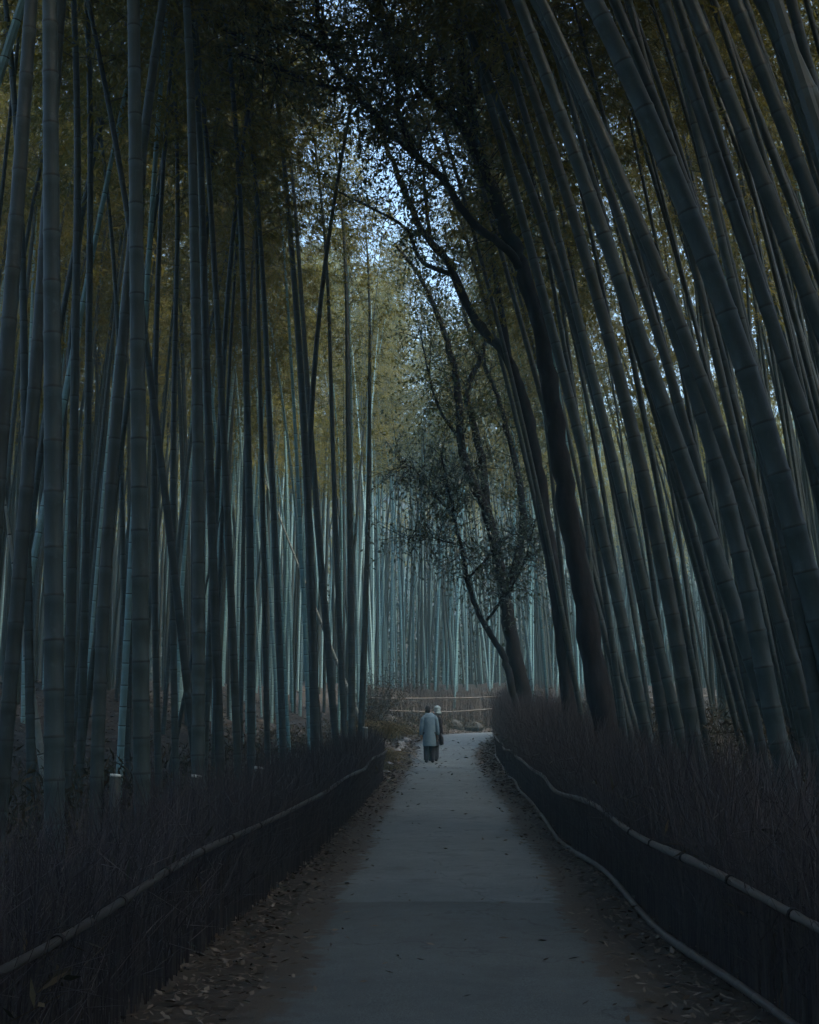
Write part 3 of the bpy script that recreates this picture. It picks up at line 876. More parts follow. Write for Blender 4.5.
B2 = px_line([(510, 365), (500, 300), (490, 240), (480, 180), (470, 120)], Y3 + .5, 1.0)
B3 = px_line([(430, 240), (425, 190), (418, 130), (405, 60)], Y3 + 1, .9)
tree('curved dark tree with fine branches against the sky, between big trunk and forked tree', T3, .17, .03, [(B1, .055, .014), (B2, .075, .025), (B3, .045, .014)],
     dict(ntw=260, tw_len=.95, per=22, L=.09, aspect=.5), 6, M['broad_leaf'])
Y2 = 35.0
T2 = px_line([(526, 705), (514, 650), (504, 592), (496, 547), (486, 508), (472, 482), (461, 447), (459, 403), (454, 365), (445, 335), (432, 300), (415, 270), (396, 245)], Y2, .8)
C1 = px_line([(487, 512), (483, 467), (472, 416), (466, 396), (474, 372), (482, 355), (488, 325), (490, 280), (485, 220)], Y2 + .3, .8)
C2 = px_line([(505, 600), (522, 540), (521, 492), (512, 447), (497, 396), (484, 365), (470, 335), (462, 300)], Y2 + .1, 1.2)
C3 = px_line([(461, 440), (440, 410), (428, 370), (420, 330)], Y2 + .5, .5)
tree('forked dark tree at the bend with crossing stems and thin leaves', T2, .22, .04, [(C1, .12, .035), (C2, .12, .035), (C3, .055, .016)],
     dict(ntw=300, tw_len=1.5, per=24, L=.11, aspect=.5), 7, M['broad_leaf'])
Y4 = 33.5
D0 = px_line([(512, 690), (503, 655), (485, 625), (469, 589), (462, 550), (453, 513), (447, 480), (440, 450)], Y4, .3)
D1 = px_line([(460, 545), (440, 540), (420, 535), (408, 540)], Y4 + .2, -.3)
D2 = px_line([(454, 515), (430, 490), (415, 470), (400, 462)], Y4 + .2, .4)
D3 = px_line([(467, 580), (490, 555), (510, 535), (530, 540)], Y4 + .1, -.6)
D4 = px_line([(450, 495), (470, 470), (490, 455)], Y4 + .3, .4)
D5 = px_line([(487, 620), (510, 590), (525, 560), (535, 520)], Y4 + .1, -1)
tree('small evergreen tree with glossy dark leaves leaning out of the forked tree', D0, .1, .026, [(D1, .03, .01), (D2, .03, .01), (D3, .033, .01), (D4, .027, .01), (D5, .033, .01)],
     dict(ntw=360, tw_len=1.5, per=20, L=.12, aspect=.42, trunk_leaves=True), 8, M['glossy_leaf'])

# ------------------------------------------------------------------ brushwood fences
def offset_line(s0, s1, off):
    """points offset from the path's middle line between arc lengths s0, s1; off(s)"""
    s = np.arange(s0, s1, 0.25)
    i = np.interp(s, PS, np.arange(len(PS)))
    px = np.interp(i, np.arange(len(PS)), PATH[:, 0]); py = np.interp(i, np.arange(len(PS)), PATH[:, 1])
    nx_ = np.interp(i, np.arange(len(PS)), PNRM[:, 0]); ny_ = np.interp(i, np.arange(len(PS)), PNRM[:, 1])
    o = off(s)
    return np.stack([px + nx_ * o, py + ny_ * o], axis=1), s


def brush_arrays(line, hfun, dens, rng, depth, side, lean=(0, 0), r=.0045, tuft=True):
    """upright dry twigs along a line; dens(i) per metre, side: +1/-1 thickness grows to that side"""
    seg = np.linalg.norm(np.diff(line, axis=0), axis=1)
    mid = (line[1:] + line[:-1]) / 2; tan = unit(np.diff(line, axis=0)); nrm = np.stack([tan[:, 1], -tan[:, 0]], axis=1) * side
    P, n = [], 5
    cnt = rng.poisson(seg * dens)
    idx = np.repeat(np.arange(len(seg)), cnt); m = len(idx)
    a = rng.uniform(-.5, .5, m) * seg[idx]; dpt = depth * rng.random(m) ** 1.3
    bx = mid[idx] + tan[idx] * a[:, None] + nrm[idx] * dpt[:, None]
    bz = gz(bx[:, 0], bx[:, 1])
    h = hfun(idx) * rng.uniform(.62, 1.12, m) * (1 + .12 * np.sin(idx * .9) * rng.random(m))
    t = np.linspace(0, 1, n)
    ld = rng.normal(0, .13, (m, 2)) + tan[idx] * lean[0] + nrm[idx] * lean[1]
    B = np.zeros((m, n, 3))
    B[:, :, :2] = bx[:, None, :] + (ld * h[:, None])[:, None, :] * (t ** 1.8)[None, :, None]
    B[:, :, 2] = bz[:, None] - .03 + h[:, None] * t
    R = r * rng.uniform(.6, 1.5, (m, 1)) * (1 - .75 * t)[None, :]
    v, q = many_tubes(B, R, 3)
    out = [(v, q)]
    if tuft:   # side twigs
        k = 3
        bi = np.repeat(np.arange(m), k); mm = len(bi)
        ti = rng.integers(1, 4, mm)
        p0 = B[bi, ti]; d = unit(rng.normal(0, .5, (mm, 3)) + np.array([0, 0, 1.0])); ln = rng.uniform(.12, .38, mm) * np.minimum(h[bi], 1.4)
        tt = np.linspace(0, 1, 3)
        SP = p0[:, None, :] + (d * ln[:, None])[:, None, :] * tt[None, :, None]
        out.append(many_tubes(SP, np.broadcast_to(r * .6 * (1 - .7 * tt), (mm, 3)), 3))
    return out


def rail(o, line, hz, r, rng, wav=0.03):
    """one bamboo rail: overlapping lengths that sag a little, a single mesh"""
    s = np.concatenate([[0], np.cumsum(np.linalg.norm(np.diff(line, axis=0), axis=1))])
    n = int(s[-1] / .45) + 2
    q = np.linspace(0, s[-1], n)
    x = np.interp(q, s, line[:, 0]); y = np.interp(q, s, line[:, 1])
    z = gz(x, y) + hz(q) + wav * np.sin(q * 1.15 + hz(0.0) * 9) + wav * .6 * np.sin(q * .43 + 1)
    P = np.stack([x, y, z], axis=1) - np.array(o.location)
    P[:, 0] += .03 * np.sin(q * .8)
    Q = resample(P, .16)
    vv = np.cumsum(np.full(len(Q), .16 / .34))
    R = r * (1 + .16 * (np.abs((vv % 1) - .5) > .42)) * (1 + .1 * np.sin(np.arange(len(Q)) * .17))
    b = MB(); b.add(*tube(Q, R, 8, vv))
    return b


def fence(label, line, hfun, dens, side, depth, rails, seed, lean=(0, 0), mat='brush', rr=.024, wav=.022, rm='rail'):
    rng = np.random.default_rng(seed)
    o = empty('brushwood_fence', (line[0][0], line[0][1], gz1(*line[0])))
    tag(o, label, 'fence', None)
    b = MB()
    for v, q in brush_arrays(line, hfun, dens, rng, depth, side, lean): b.add(v - np.array(o.location), q)
    tag(b.build('brushwood', M[mat], o, smooth=False), kind='stuff')
    tan = unit(np.gradient(line, axis=0)); nrm = np.stack([tan[:, 1], -tan[:, 0]], axis=1) * side
    for nm, hz in rails:
        rail(o, line - nrm * .035, hz, rr, rng, wav).build(nm, M[rm], o)
    for j in range(14):                                   # cord lashings, about every 1.1 m of the near length
        nm, hz = rails[0]
        q_ = np.array([1.2 + 1.1 * j]); L_ = np.concatenate([[0], np.cumsum(np.linalg.norm(np.diff(line, axis=0), axis=1))])
        l2 = line - nrm * .035
        x, y = float(np.interp(q_[0], L_, l2[:, 0])) + .03 * math.sin(q_[0] * .8), float(np.interp(q_[0], L_, l2[:, 1]))
        z = gz1(x, y) + float(np.ravel(hz(q_))[0]) + wav * math.sin(q_[0] * 1.15 + float(np.ravel(hz(0.0))[0]) * 9) + wav * .6 * math.sin(q_[0] * .43 + 1)
        tt = np.linspace(0, 2 * math.pi * 3, 31); ti = line[min(int(q_[0] / .25) + 1, len(line) - 1)] - line[min(int(q_[0] / .25), len(line) - 2)]
        ti = ti / max(np.linalg.norm(ti), 1e-6)
        along = (tt / (6 * math.pi) - .5) * .035
        P = np.column_stack([x + ti[0] * along - ti[1] * np.cos(tt) * rr * 1.22, y + ti[1] * along + ti[0] * np.cos(tt) * rr * 1.22, z + np.sin(tt) * rr * 1.22]) - np.array(o.location)
        k = MB(); k.add(*tube(P, .005, 5)); k.build('cord_tie', M['bark'], o)
    # stakes that carry the rails, every 1.8 m, and the cord that binds rail to stake
    st = resample(line + nrm * .16, 1.8)
    for x, y in st:
        z = gz1(x, y)
        P = np.array([(x, y, z - .1), (x, y, z + .3), (x, y, z + .58)]) - np.array(o.location)
        k = MB(); k.add(*tube(P, [.03, .029, .027], 7)); k.build('stake', M['bark'], o)
    return o


def left_off(s):
    return -np.interp(s, [-6, 5, 11, 15, 22, 31], [1.84, 1.76, 1.6, 1.42, 1.33, 1.3])


def right_off(s):
    return np.interp(s, [-6, 5, 10, 17, 30, 45, 60], [1.86, 1.78, 1.52, 1.36, 1.42, 1.55, 1.75])


lline, ls = offset_line(-4, 30.2, left_off)
rline, rs = offset_line(-4, 66, right_off)
fence('low dark brushwood fence with a thin bamboo rail along the left side of the path', lline, lambda i: 1.08 + 0 * i, np.interp(ls[:-1], [0, 10, 30], [230, 260, 200]), -1, .5,
      [('top_rail', lambda q: .66 + 0 * q)], 21, (0, .05), 'brush', .022, .012, 'rail_dark')
fence('long dark brushwood fence with two wavy bamboo rails along the right side of the path', rline, lambda i: np.interp(rs[np.minimum(i, len(rs) - 1)], [0, 14, 28, 50], [1.28, 1.3, 1.75, 1.9]), np.interp(rs[:-1], [0, 10, 30, 66], [260, 280, 210, 130]), 1, .7,
      [('top_rail', lambda q: .62 + 0 * q), ('bottom_rail', lambda q: .06 + 0 * q)], 22, (.12, .06), 'brush')
# the fence across the bend
fl = resample(catmull(np.array([(-3.4, 60.6), (-1.6, 61.6), (0.4, 62.2), (2.6, 63.0), (5.5, 64.6), (10, 66.2), (16, 67.4)], float)), .25)
fls = np.concatenate([[0], np.cumsum(np.linalg.norm(np.diff(fl, axis=0), axis=1))]); flz = gz(fl[:, 0], fl[:, 1])


def level_rail(z):
    return lambda q: z - .09 * np.sin(np.asarray(q) * .62) - np.interp(q, fls, flz)


fence('low brown brushwood fence with two pale rails crossing behind the bend of the path', fl, lambda i: 2.55 - flz[np.minimum(i, len(flz) - 1)], 150, -1, .8,
      [('top_rail', level_rail(1.96)), ('bottom_rail', level_rail(1.40))], 23, (0, .1), 'brush_brown', .034, .03, 'rail_pale')

# ------------------------------------------------------------------ bushes, grass, stones
def bush(label, x, y, h, w, n, seed, mat, name='dry_bush', cat='bush', r=.006):
    rng = np.random.default_rng(seed)
    z = gz1(x, y)
    o = empty(name, (x, y, z)); tag(o, label, cat)
    b = MB()
    t = np.linspace(0, 1, 5)
    d = unit(rng.normal(0, 1, (n, 3)) * np.array([w / h, w / h, .35]) + np.array([0, 0, .95])); ln = h * rng.uniform(.55, 1.08, n)
    P = (d * ln[:, None])[:, None, :] * t[None, :, None] + rng.normal(0, .12, (n, 1, 3)) * np.array([1, 1, 0])
    P[:, :, 2] -= (rng.uniform(0, .25, n) * ln)[:, None] * t ** 3
    b.add(*many_tubes(P, np.broadcast_to(r * (1 - .7 * t), (n, 5)), 3)); b.build('stem', M['brush_brown'], o, smooth=False)
    k = 26
    bi = np.repeat(np.arange(n), k); m = len(bi)
    fi = np.clip(rng.uniform(.3, 1, m) * 4, 0, 3.999); i0 = fi.astype(int); fr = (fi - i0)[:, None]
    C = P[bi, i0] * (1 - fr) + P[bi, i0 + 1] * fr + rng.normal(0, .05, (m, 3))
    ld = unit(rng.normal(0, 1, (m, 3)) + np.array([0, 0, .3])); wd = unit(np.cross(ld, rng.normal(0, 1, (m, 3))))
    L = rng.uniform(.06, .13, m)
    b = MB(); b.add(*leaf_quads(C, ld, wd, L, L * .3)); b.build('foliage', M[mat], o, smooth=False)
    return o


def grass(label, x, y, h, n, seed, spread, mat='dry_grass', cat='grass tuft'):
    rng = np.random.default_rng(seed)
    z = gz1(x, y)
    b = MB(); t = np.linspace(0, 1, 6)
    az = rng.uniform(0, 6.28, n); out = np.stack([np.cos(az), np.sin(az), 0 * az], axis=1)
    ln = h * rng.uniform(.6, 1.25, n); st = rng.uniform(.3, 1.0, n)
    P = rng.normal(0, spread, (n, 1, 3)) * np.array([1, 1, 0]) + out[:, None, :] * (ln * st)[:, None, None] * t[None, :, None] ** 1.3
    P[:, :, 2] += ln[:, None] * (1.1 * t - (.55 + .6 * st[:, None]) * t ** 2.2)
    b.add(*many_tubes(P, np.broadcast_to(.008 * (1 - .8 * t), (n, 6)), 3))
    o = b.build('dry_grass_tuft', M[mat], None, smooth=False)
    o.location = (x, y, z - .02)
    return tag(o, label, cat)


bush('round brown bush standing above the end of the far fence', -2.7, 56.5, 3.5, 1.7, 170, 31, 'under')
bush('low dark bush between the brown bush and the yellow grass', -2.5, 52, 1.5, 1.2, 50, 33, 'under')
bush('dark leafy bush behind the left fence by its far end', -2.1, 27, 1.1, .9, 45, 34, 'under')
bush('dark scrubby bush at the foot of the leaning trees, beside the right fence', 2.7, 30, 1.9, 1.3, 60, 35, 'under')
bush('brown scrubby bush where the right fence turns round the bend', 2.9, 44, 2.4, 1.5, 70, 36, 'under')
grass('yellow dry grass tuft drooping from the bank past the left fence', -1.95, 41.6, 1.05, 700, 41, .24)
grass('smaller straw-coloured grass tuft below the larger one, above the stones', -1.68, 38.6, .8, 420, 42, .18)
grass('brown drooping grass tuft at the path edge behind the left fence end', -1.5, 34.6, .55, 220, 43, .14)
grass('low dry grass tuft on the bare bank beyond the walkers', -1.1, 55.5, .5, 150, 44, .25)


def stone(label, x, y, sx, sy, sz, seed, mat='stone', group=None, cat='stone'):
    rng = np.random.default_rng(seed)
    n, m = 7, 10
    th = np.linspace(0.02, math.pi - .02, n); ph = np.linspace(0, 2 * math.pi, m, endpoint=False)
    d = np.stack([np.sin(th)[:, None] * np.cos(ph), np.sin(th)[:, None] * np.sin(ph), np.cos(th)[:, None] + 0 * ph], axis=-1)
    k = rng.normal(0, 1, (6, 3)); r = 1 + .1 * np.sin(d @ (k * 1.8).T + rng.uniform(0, 6, 6)).sum(axis=-1) + rng.normal(0, .035, d.shape[:2])
    v = d * r[..., None] * np.array([sx, sy, sz]) / 2
    i = np.arange(n - 1)[:, None] * m; j = np.arange(m)[None, :]; kk = (j + 1) % m
    b = MB(); b.add(v.reshape(-1, 3), np.stack([i + j, i + m + j, i + m + kk, i + kk], axis=-1).reshape(-1, 4))
    o = b.build('stone', M[mat], None, smooth=False)
    o.location = (x, y, gz1(x, y) + sz * .28); o.rotation_euler = (0, 0, rng.uniform(0, 6))
    return tag(o, label, cat, group)


for k in range(22):
    y = 33.5 + k * .82 + random.uniform(-.25, .25)
    s_ = random.uniform(.1, .3)
    i = int(np.argmin(np.abs(PS - y)))
    q = PATH[i] - PNRM[i] * (hw[i] + random.uniform(.02, .22))
    stone('small pale kerb stone in the ragged row along the path edge past the left fence', q[0], q[1], s_ * 1.3, s_, s_ * .7, 60 + k, 'stone', 'edge stones past the left fence')
stone('largest dark boulder at the foot of the far fence, near its right end', 1.3, 61.0, .8, .65, .6, 90, 'stone_dark', None, 'boulder')
stone('low boulder under the far fence, beside the largest one', .55, 60.9, .7, .6, .45, 91, 'stone_dark', None, 'boulder')
stone('small brown boulder half hidden by the right fence at the bend', 2.35, 60.9, .7, .6, .55, 92, 'stone_dark', None, 'boulder')

# stumps of felled culms behind the left fence, pale cut tops
for (pxx, pyy, Y, lab) in ((115, 772, 11.5, 'short cut bamboo stump with pale top left of the second thick culm'),
                          (196, 773, 12.2, 'short cut bamboo stump with pale top at the foot of the third thick culm'),
                          (365, 726, 26, 'short cut bamboo stump with pale top near the end of the left fence'),
                          (258, 765, 14.5, 'small cut bamboo stump showing a dull pale top below the slender upright culm')):
    P = at(pxx, pyy, Y)
    zg = gz1(P[0], P[1]); h = max(.25, P[2] - zg)
    o = empty('bamboo_stump', (P[0], P[1], zg - .03)); tag(o, lab, 'stump')
    b = MB(); b.add(*tube(np.array([(0, 0, 0), (0, 0, h * .5), (.005, 0, h)]), [.05, .048, .046], 12, np.array([200., 200.9, 201.8]))); b.build('stem', M['culm_dark'], o)
    b = MB(); b.add(*tube(np.array([(.005, 0, h - .006), (.007, 0, h + .012)]), [.0475, .0465], 12)); b.build('cut_top', M['cut'], o)

# ------------------------------------------------------------------ fallen leaves and undergrowth (uncountable)
def litter_pts():
    out = []
    n = 90000
    x = RNG.uniform(-22, 12, n); y = RNG.uniform(4, 64, n)
    s, ar = lateral(x, y)
    keep = (np.abs(s) > 1.45) & (RNG.random(n) < np.clip(26 / y, .4, 1))
    out.append(np.stack([x[keep], y[keep]], axis=1))
    n = 34000
    out.append(np.stack([-2.2 - 14 * RNG.random(n), RNG.uniform(13, 52, n)], axis=1))
    # thicker on the two verges, thinning onto the path
    m = 26000
    i = RNG.integers(int(16 / .5), int(76 / .5), m); i = np.clip(i, 0, len(PATH) - 1)
    side = RNG.choice([-1, 1], m)
    off = side * (hw[i] + np.abs(RNG.normal(0, .16, m)) * RNG.choice([-1.35, 1], m) + .1)
    out.append(PATH[i] + PNRM[i] * off[:, None] + RNG.uniform(-.25, .25, (m, 2)) * np.array([.3, 1]))
    k = 420
    i = RNG.integers(34, 130, k); out.append(PATH[i] + PNRM[i] * RNG.uniform(-1.2, 1.2, (k, 1)) + RNG.uniform(-.25, .25, (k, 2)))
    return np.concatenate(out)


lp = litter_pts()
m = len(lp)
s, ar = lateral(lp[:, 0], lp[:, 1])
lz = gz(lp[:, 0], lp[:, 1]) + .008 + .03 * RNG.random(m) + np.where(np.abs(s) < 1.75, .03 * S((1.6 - np.abs(s)) / .3), 0)
az = RNG.uniform(0, 6.28, m)
d = unit(np.stack([np.cos(az), np.sin(az), RNG.normal(0, .22, m)], axis=1)); w = unit(np.cross(d, unit(RNG.normal(0, .3, (m, 3)) + np.array([0, 0, 1]))))
Lf = RNG.uniform(.035, .09, m) * np.clip(lp[:, 1] / 18, 1, 2.2)
b = MB(); b.add(*leaf_quads(np.column_stack([lp, lz]), d, w, Lf, Lf * RNG.uniform(.2, .45, m)))
tag(b.build('fallen_leaves', M['litter'], None, smooth=False), 'brown fallen leaves scattered on the forest floor and along both path edges', 'leaf litter', None, 'stuff')

# undergrowth behind the fences: dry stalks and low leafy shoots
def under_pts(n):
    y = 4 + 56 * RNG.random(n) ** 1.25; sd = RNG.choice([-1, 1], n)
    off = np.where(sd < 0, -(2.0 + 2.6 * RNG.random(n) ** 1.6), 2.1 + 3.6 * RNG.random(n) ** 1.3)
    i = np.clip(np.round((y + 14) / .5).astype(int), 0, len(PATH) - 1)
    return PATH[i] + PNRM[i] * off[:, None] + RNG.uniform(-.25, .25, (n, 2)), sd


up, sd = under_pts(6500)
n = len(up); t = np.linspace(0, 1, 5)
h = np.where(sd < 0, RNG.uniform(.3, .85, n), RNG.uniform(.5, 1.35, n))
ld = RNG.normal(0, .35, (n, 2))
P = np.zeros((n, 5, 3)); P[:, :, :2] = up[:, None, :] + (ld * h[:, None])[:, None, :] * (t ** 1.7)[None, :, None]
P[:, :, 2] = gz(up[:, 0], up[:, 1])[:, None] - .02 + h[:, None] * (1.1 * t - .22 * t ** 2)
b = MB(); b.add(*many_tubes(P, np.broadcast_to(.0045 * (1 - .75 * t), (n, 5)), 3))
bi = np.repeat(np.arange(n), 9); mm = len(bi)
fi = np.clip(RNG.uniform(.25, 1, mm) * 4, 0, 3.999); i0 = fi.astype(int); fr = (fi - i0)[:, None]
C = P[bi, i0] * (1 - fr) + P[bi, i0 + 1] * fr
ldv = unit(RNG.normal(0, .8, (mm, 3)) + np.array([0, 0, .25])); wd = unit(np.cross(ldv, RNG.normal(0, 1, (mm, 3)) + np.array([0, 0, 1.])))
L = RNG.uniform(.07, .17, mm)
b.add(*leaf_quads(C, ldv, wd, L, L * .2))
tag(b.build('undergrowth', M['under'], None, smooth=False), 'dark dry stalks and low shoots growing behind the fences under the bamboo', 'undergrowth', None, 'stuff')

# ------------------------------------------------------------------ the two walkers
def ellipsoid(c, r, n=10, m=14):
    th = np.linspace(0.001, math.pi - .001, n); ph = np.linspace(0, 2 * math.pi, m, endpoint=False)
    v = np.stack([np.sin(th)[:, None] * np.cos(ph) * r[0], np.sin(th)[:, None] * np.sin(ph) * r[1], np.cos(th)[:, None] * r[2] + 0 * ph], axis=-1) + np.array(c)
    i = np.arange(n - 1)[:, None] * m; j = np.arange(m)[None, :]; k = (j + 1) % m
    return v.reshape(-1, 3), np.stack([i + j, i + m + j, i + m + k, i + k], axis=-1).reshape(-1, 4)


def fused(name, parts, mat, parent, voxel):
    b = MB()
    for x in parts: b.add(x[0], x[1])
    o = b.build(name, mat, parent)
    r = o.modifiers.new('fuse', 'REMESH'); r.mode = 'VOXEL'; r.voxel_size = voxel; r.use_smooth_shade = True
    sm = o.modifiers.new('soften', 'SMOOTH'); sm.factor = .5; sm.iterations = 4
    return o


def loft(rows, m=20):
    """rows: (centre x, y, z, half width, half depth)"""
    ph = np.linspace(0, 2 * math.pi, m, endpoint=False)
    rows = np.array(rows, float)
    v = np.stack([rows[:, 0, None] + rows[:, 3, None] * np.cos(ph), rows[:, 1, None] + rows[:, 4, None] * np.sin(ph), rows[:, 2, None] + 0 * ph], axis=-1)
    first = np.broadcast_to(v[:1].mean(axis=1, keepdims=True), v[:1].shape); last = np.broadcast_to(v[-1:].mean(axis=1, keepdims=True), v[-1:].shape)
    v = np.concatenate([first + (v[:1] - first) * .02, v, last + (v[-1:] - last) * .02])
    n = len(v)
    i = np.arange(n - 1)[:, None] * m; j = np.arange(m)[None, :]; k = (j + 1) % m
    return v.reshape(-1, 3), np.stack([i + j, i + k, i + m + k, i + m + j], axis=-1).reshape(-1, 4)


def walker(label, x, y, rz, coat, head_tilt, headgear, bag, hem=.46, width=1.0, sc=1.0):
    o = empty('person', (x, y, zprof(y) + .03), rz); o.scale = (sc, sc, sc)
    tag(o, label, 'person')
    T = lambda P, R, n=10: tube(np.array(P, float), R, n)[:2]
    hx, hy = head_tilt
    head_c = (hx, .10 + hy, 1.44)
    hand = []
    for s in (-1, 1):
        wr = np.array([s * .222, .05, .73])
        hand.append(T([(s * .22, .03, .80), wr, wr + (0, .012, -.05), wr + (s * .002, .022, -.095)], [.026, .027, .036, .03], 10))
        for k, (dy, ln) in enumerate(((-.024, .062), (-.008, .075), (.009, .07), (.025, .052))):
            b0 = wr + np.array([0, .022 + dy, -.085])
            hand.append(T([b0, b0 + (-s * .004, .008, -ln * .55), b0 + (-s * .018, .016, -ln)], [.0095, .009, .0075], 6))
        b0 = wr + np.array([-s * .008, .042, -.03])
        hand.append(T([b0, b0 + (-s * .012, .028, -.03), b0 + (-s * .02, .034, -.06)], [.011, .010, .0085], 6))
    legs = [T([(-.085, .0, .78), (-.085, .045, .44), (-.085, .0, .08)], [.085, .06, .042]), T([(.085, .0, .78), (.085, .01, .44), (.085, -.05, .08)], [.085, .06, .042]),
            T([(-.085, -.03, .05), (-.085, .06, .045), (-.09, .14, .03)], [.04, .04, .028]), T([(.085, -.08, .05), (.085, .01, .045), (.09, .09, .03)], [.04, .04, .028])]
    arms = []
    for s in (-1, 1): arms.append(T([(s * .15, .02, 1.26), (s * .195, -.01, 1.02), (s * .22, .03, .80)], [.055, .045, .03]))
    torso = loft([(0, 0, .74, .15, .11), (0, 0, .86, .16, .115), (0, 0, 1.0, .14, .105), (0, .02, 1.16, .165, .115), (0, .03, 1.28, .15, .09), (0, .045, 1.33, .07, .06)])
    neck = T([(0, .04, 1.29), (hx * .5, .07 + hy * .5, 1.35), (hx, .09 + hy, 1.42)], [.058, .052, .05])
    face = [ellipsoid(head_c, (.073, .092, .112)), ellipsoid((hx, .19 + hy, 1.43), (.014, .022, .022), 6, 8), ellipsoid((hx, .17 + hy, 1.365), (.035, .03, .03), 6, 8)]
    for s in (-1, 1):
        face.append(ellipsoid((hx + s * .075, .09 + hy, 1.435), (.014, .024, .034), 6, 8))
        face.append(ellipsoid((hx + s * .03, .178 + hy, 1.455), (.013, .01, .009), 6, 8))
    face.append(ellipsoid((hx, .185 + hy, 1.385), (.024, .01, .008), 6, 8))
    fused('body', legs + arms + hand + [torso, neck] + face, M['skin'], o, .006)
    # clothing
    tr = [T([(-.085, .0, .84), (-.085, .045, .44), (-.085, -.005, .07)], [.11, .082, .072], 14), T([(.085, .0, .84), (.085, .01, .44), (.085, -.055, .07)], [.11, .082, .072], 14)]
    fused('trousers', tr, M['trousers'], o, .01)
    for q in ([(-.085, -.055, .045), (-.085, .03, .05), (-.088, .1, .04), (-.09, .16, .032)], [(.085, -.105, .045), (.085, -.02, .05), (.088, .05, .04), (.09, .11, .032)]):
        b = MB(); b.add(*T(q, [.045, .05, .044, .03], 12)); b.build('shoe', M['shoe'], o)
    ct = [loft([(0, -.01, hem, .205 * width, .15), (0, -.01, hem + .14, .2 * width, .148), (0, 0, .82, .19 * width, .145), (0, .0, .98, .183 * width, .138), (0, .01, 1.12, .19 * width, .14), (0, .02, 1.23, .195 * width, .125), (0, .035, 1.30, .15 * width, .1), (0, .05, 1.345, .085, .082)], 24)]
    for s in (-1, 1):
        ct.append(T([(s * .13, .02, 1.27), (s * .175, .0, 1.17), (s * .208, -.02, 1.0), (s * .228, .02, .80), (s * .23, .03, .755)], [.055, .07, .062, .058, .055], 14))
    fused('coat', ct, M[coat], o, .011)
    col = MB(); a = np.linspace(0, 2 * math.pi, 17)
    col.add(*tube(np.stack([.075 * np.cos(a) + hx * .3, .055 + .07 * np.sin(a), 1.335 + .012 * np.sin(a)], axis=1), .026, 8)); col.build('collar', M[coat], o)
    # hem flare back vent, headgear
    if headgear == 'hair':
        fused('hair', [ellipsoid((hx, .082 + hy, 1.468), (.084, .1, .1)), ellipsoid((hx, .035 + hy, 1.42), (.075, .06, .085)), T([(hx - .06, .05 + hy, 1.42), (hx - .062, .04 + hy, 1.36)], [.03, .02])], M['hair'], o, .009)
    else:
        b = fused('hat', [ellipsoid((hx, .085 + hy, 1.47), (.1, .118, .09)), ellipsoid((hx, .045 + hy, 1.40), (.095, .085, .1)), ellipsoid((hx + .02, .02 + hy, 1.34), (.11, .09, .05))], M['hat'], o, .009)
    if bag:
        b = MB(); s = bag
        b.add(*loft([(s * .33, .02, .48, .05, .12), (s * .33, .02, .52, .065, .15), (s * .325, .02, .68, .06, .145), (s * .31, .02, .79, .03, .12)], 16)); bg = b.build('handbag', M['bag'], None)
        b2 = MB(); b2.add(*tube(np.array([(s * .31, -.07, .78), (s * .295, -.03, .92), (s * .265, .02, .985), (s * .295, .07, .92), (s * .31, .1, .78)]), .011, 8)); st = b2.build('strap', M['bag'], bg)
        bg.location = o.location; bg.rotation_euler = o.rotation_euler; bg.scale = o.scale
        tag(bg, 'dark handbag hanging at the right side of the walker in blue-grey', 'bag')
    return o


walker('walker in a long blue-grey coat and dark trousers, seen from behind on the path', -.37, 39.0, .04, 'coat_blue', (-.035, .0), 'hair', 1, .45, .92, 1.0)
walker('walker in dark coat and pale hat, half hidden in front of the blue-grey coat', -.27, 39.75, -.05, 'coat_dark', (.11, .03), 'hat', 0, .42, .85, 0.99)

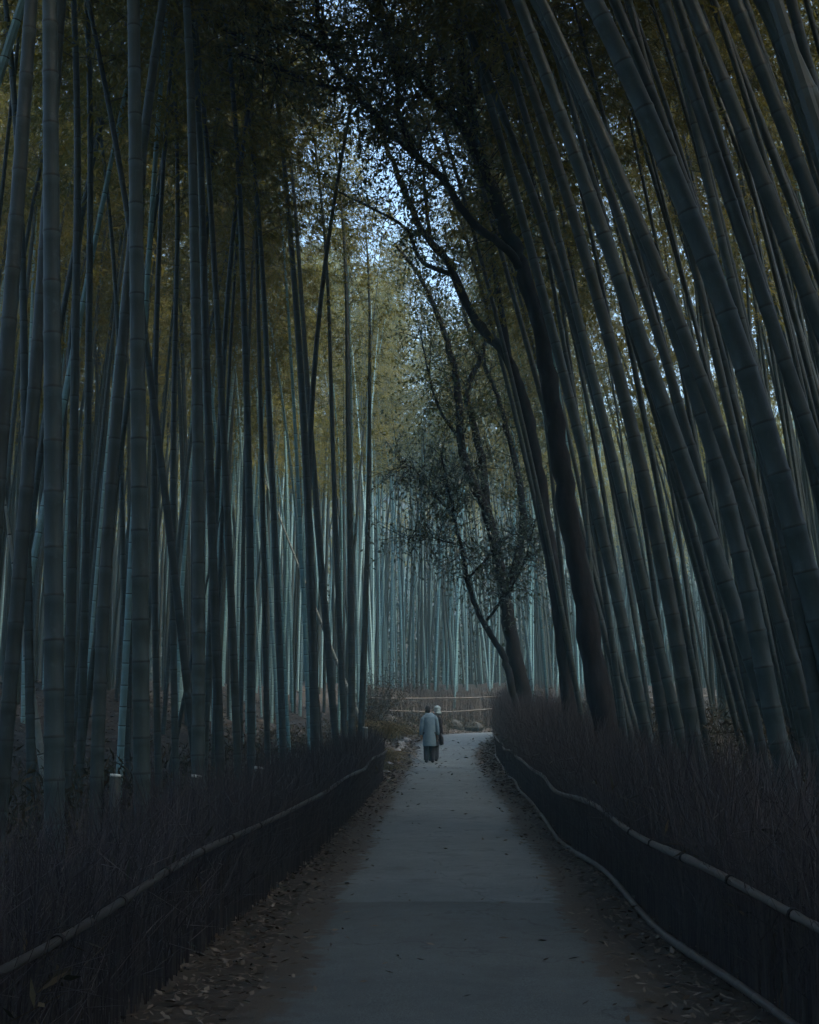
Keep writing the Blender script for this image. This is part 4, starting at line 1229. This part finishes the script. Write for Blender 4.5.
# ------------------------------------------------------------------ air, light, sky
HZ = 0.0019
b = MB()
x0, x1, y0, y1, z0, z1 = -470, 470, -470, 470, -3.0, 66.0
v = [(x, y, z) for z in (z0, z1) for y in (y0, y1) for x in (x0, x1)]
b.add(v, [(0, 2, 3, 1), (4, 5, 7, 6), (0, 1, 5, 4), (2, 6, 7, 3), (0, 4, 6, 2), (1, 3, 7, 5)])
mh = bpy.data.materials.new('haze_air'); mh.use_nodes = True
nt = mh.node_tree; nt.nodes.clear()
out = nt.nodes.new('ShaderNodeOutputMaterial'); pv = nt.nodes.new('ShaderNodeVolumePrincipled')
pv.inputs['Color'].default_value = (0.45, 0.80, 0.90, 1); pv.inputs['Density'].default_value = HZ; pv.inputs['Anisotropy'].default_value = 0.2
nt.links.new(pv.outputs[0], out.inputs['Volume'])
if HZ > 0:
    tag(b.build('haze', mh, None, smooth=False), 'thin blue-grey haze filling the grove', 'haze', None, 'stuff')

SUN_EL, SUN_AZ = math.radians(57), math.radians(118)        # azimuth from +Y (ahead) towards +X
sl = bpy.data.lights.new('sun', 'SUN'); sl.energy = 1.05; sl.angle = math.radians(22); sl.color = (1.0, 0.91, 0.76)
so = bpy.data.objects.new('sun', sl); COL.objects.link(so)
sdir = Vector((math.sin(SUN_AZ) * math.cos(SUN_EL), math.cos(SUN_AZ) * math.cos(SUN_EL), math.sin(SUN_EL)))
so.rotation_euler = sdir.to_track_quat('Z', 'Y').to_euler(); so.location = (0, 0, 60)

w = bpy.data.worlds.new('World'); scene.world = w; w.use_nodes = True
nt = w.node_tree; bg = nt.nodes['Background']
sky = nt.nodes.new('ShaderNodeTexSky'); sky.sky_type = 'NISHITA'; sky.sun_disc = False
sky.sun_elevation = SUN_EL; sky.sun_rotation = SUN_AZ; sky.air_density = 1.0; sky.dust_density = 2.0; sky.ozone_density = 1.5
hs = nt.nodes.new('ShaderNodeHueSaturation'); hs.inputs['Hue'].default_value = 0.497; hs.inputs['Saturation'].default_value = 0.98
nt.links.new(sky.outputs[0], hs.inputs['Color']); nt.links.new(hs.outputs[0], bg.inputs['Color'])
bg.inputs['Strength'].default_value = 0.085

vs = scene.view_settings
vs.view_transform = 'Standard'; vs.look = 'None'; vs.exposure = 2.58; vs.gamma = 1.0; vs.use_curve_mapping = False
scene.render.engine = 'CYCLES'
cy = scene.cycles
cy.max_bounces = 8; cy.diffuse_bounces = 3; cy.glossy_bounces = 2; cy.transmission_bounces = 4; cy.transparent_max_bounces = 4; cy.volume_bounces = 1
cy.use_denoising = True
try: cy.denoiser = 'OPENIMAGEDENOISE'
except Exception: pass
cy.use_adaptive_sampling = True; cy.adaptive_threshold = 0.02
cy.caustics_reflective = False; cy.caustics_refractive = False
cy.sample_clamp_indirect = 4.0
scene.render.use_persistent_data = False
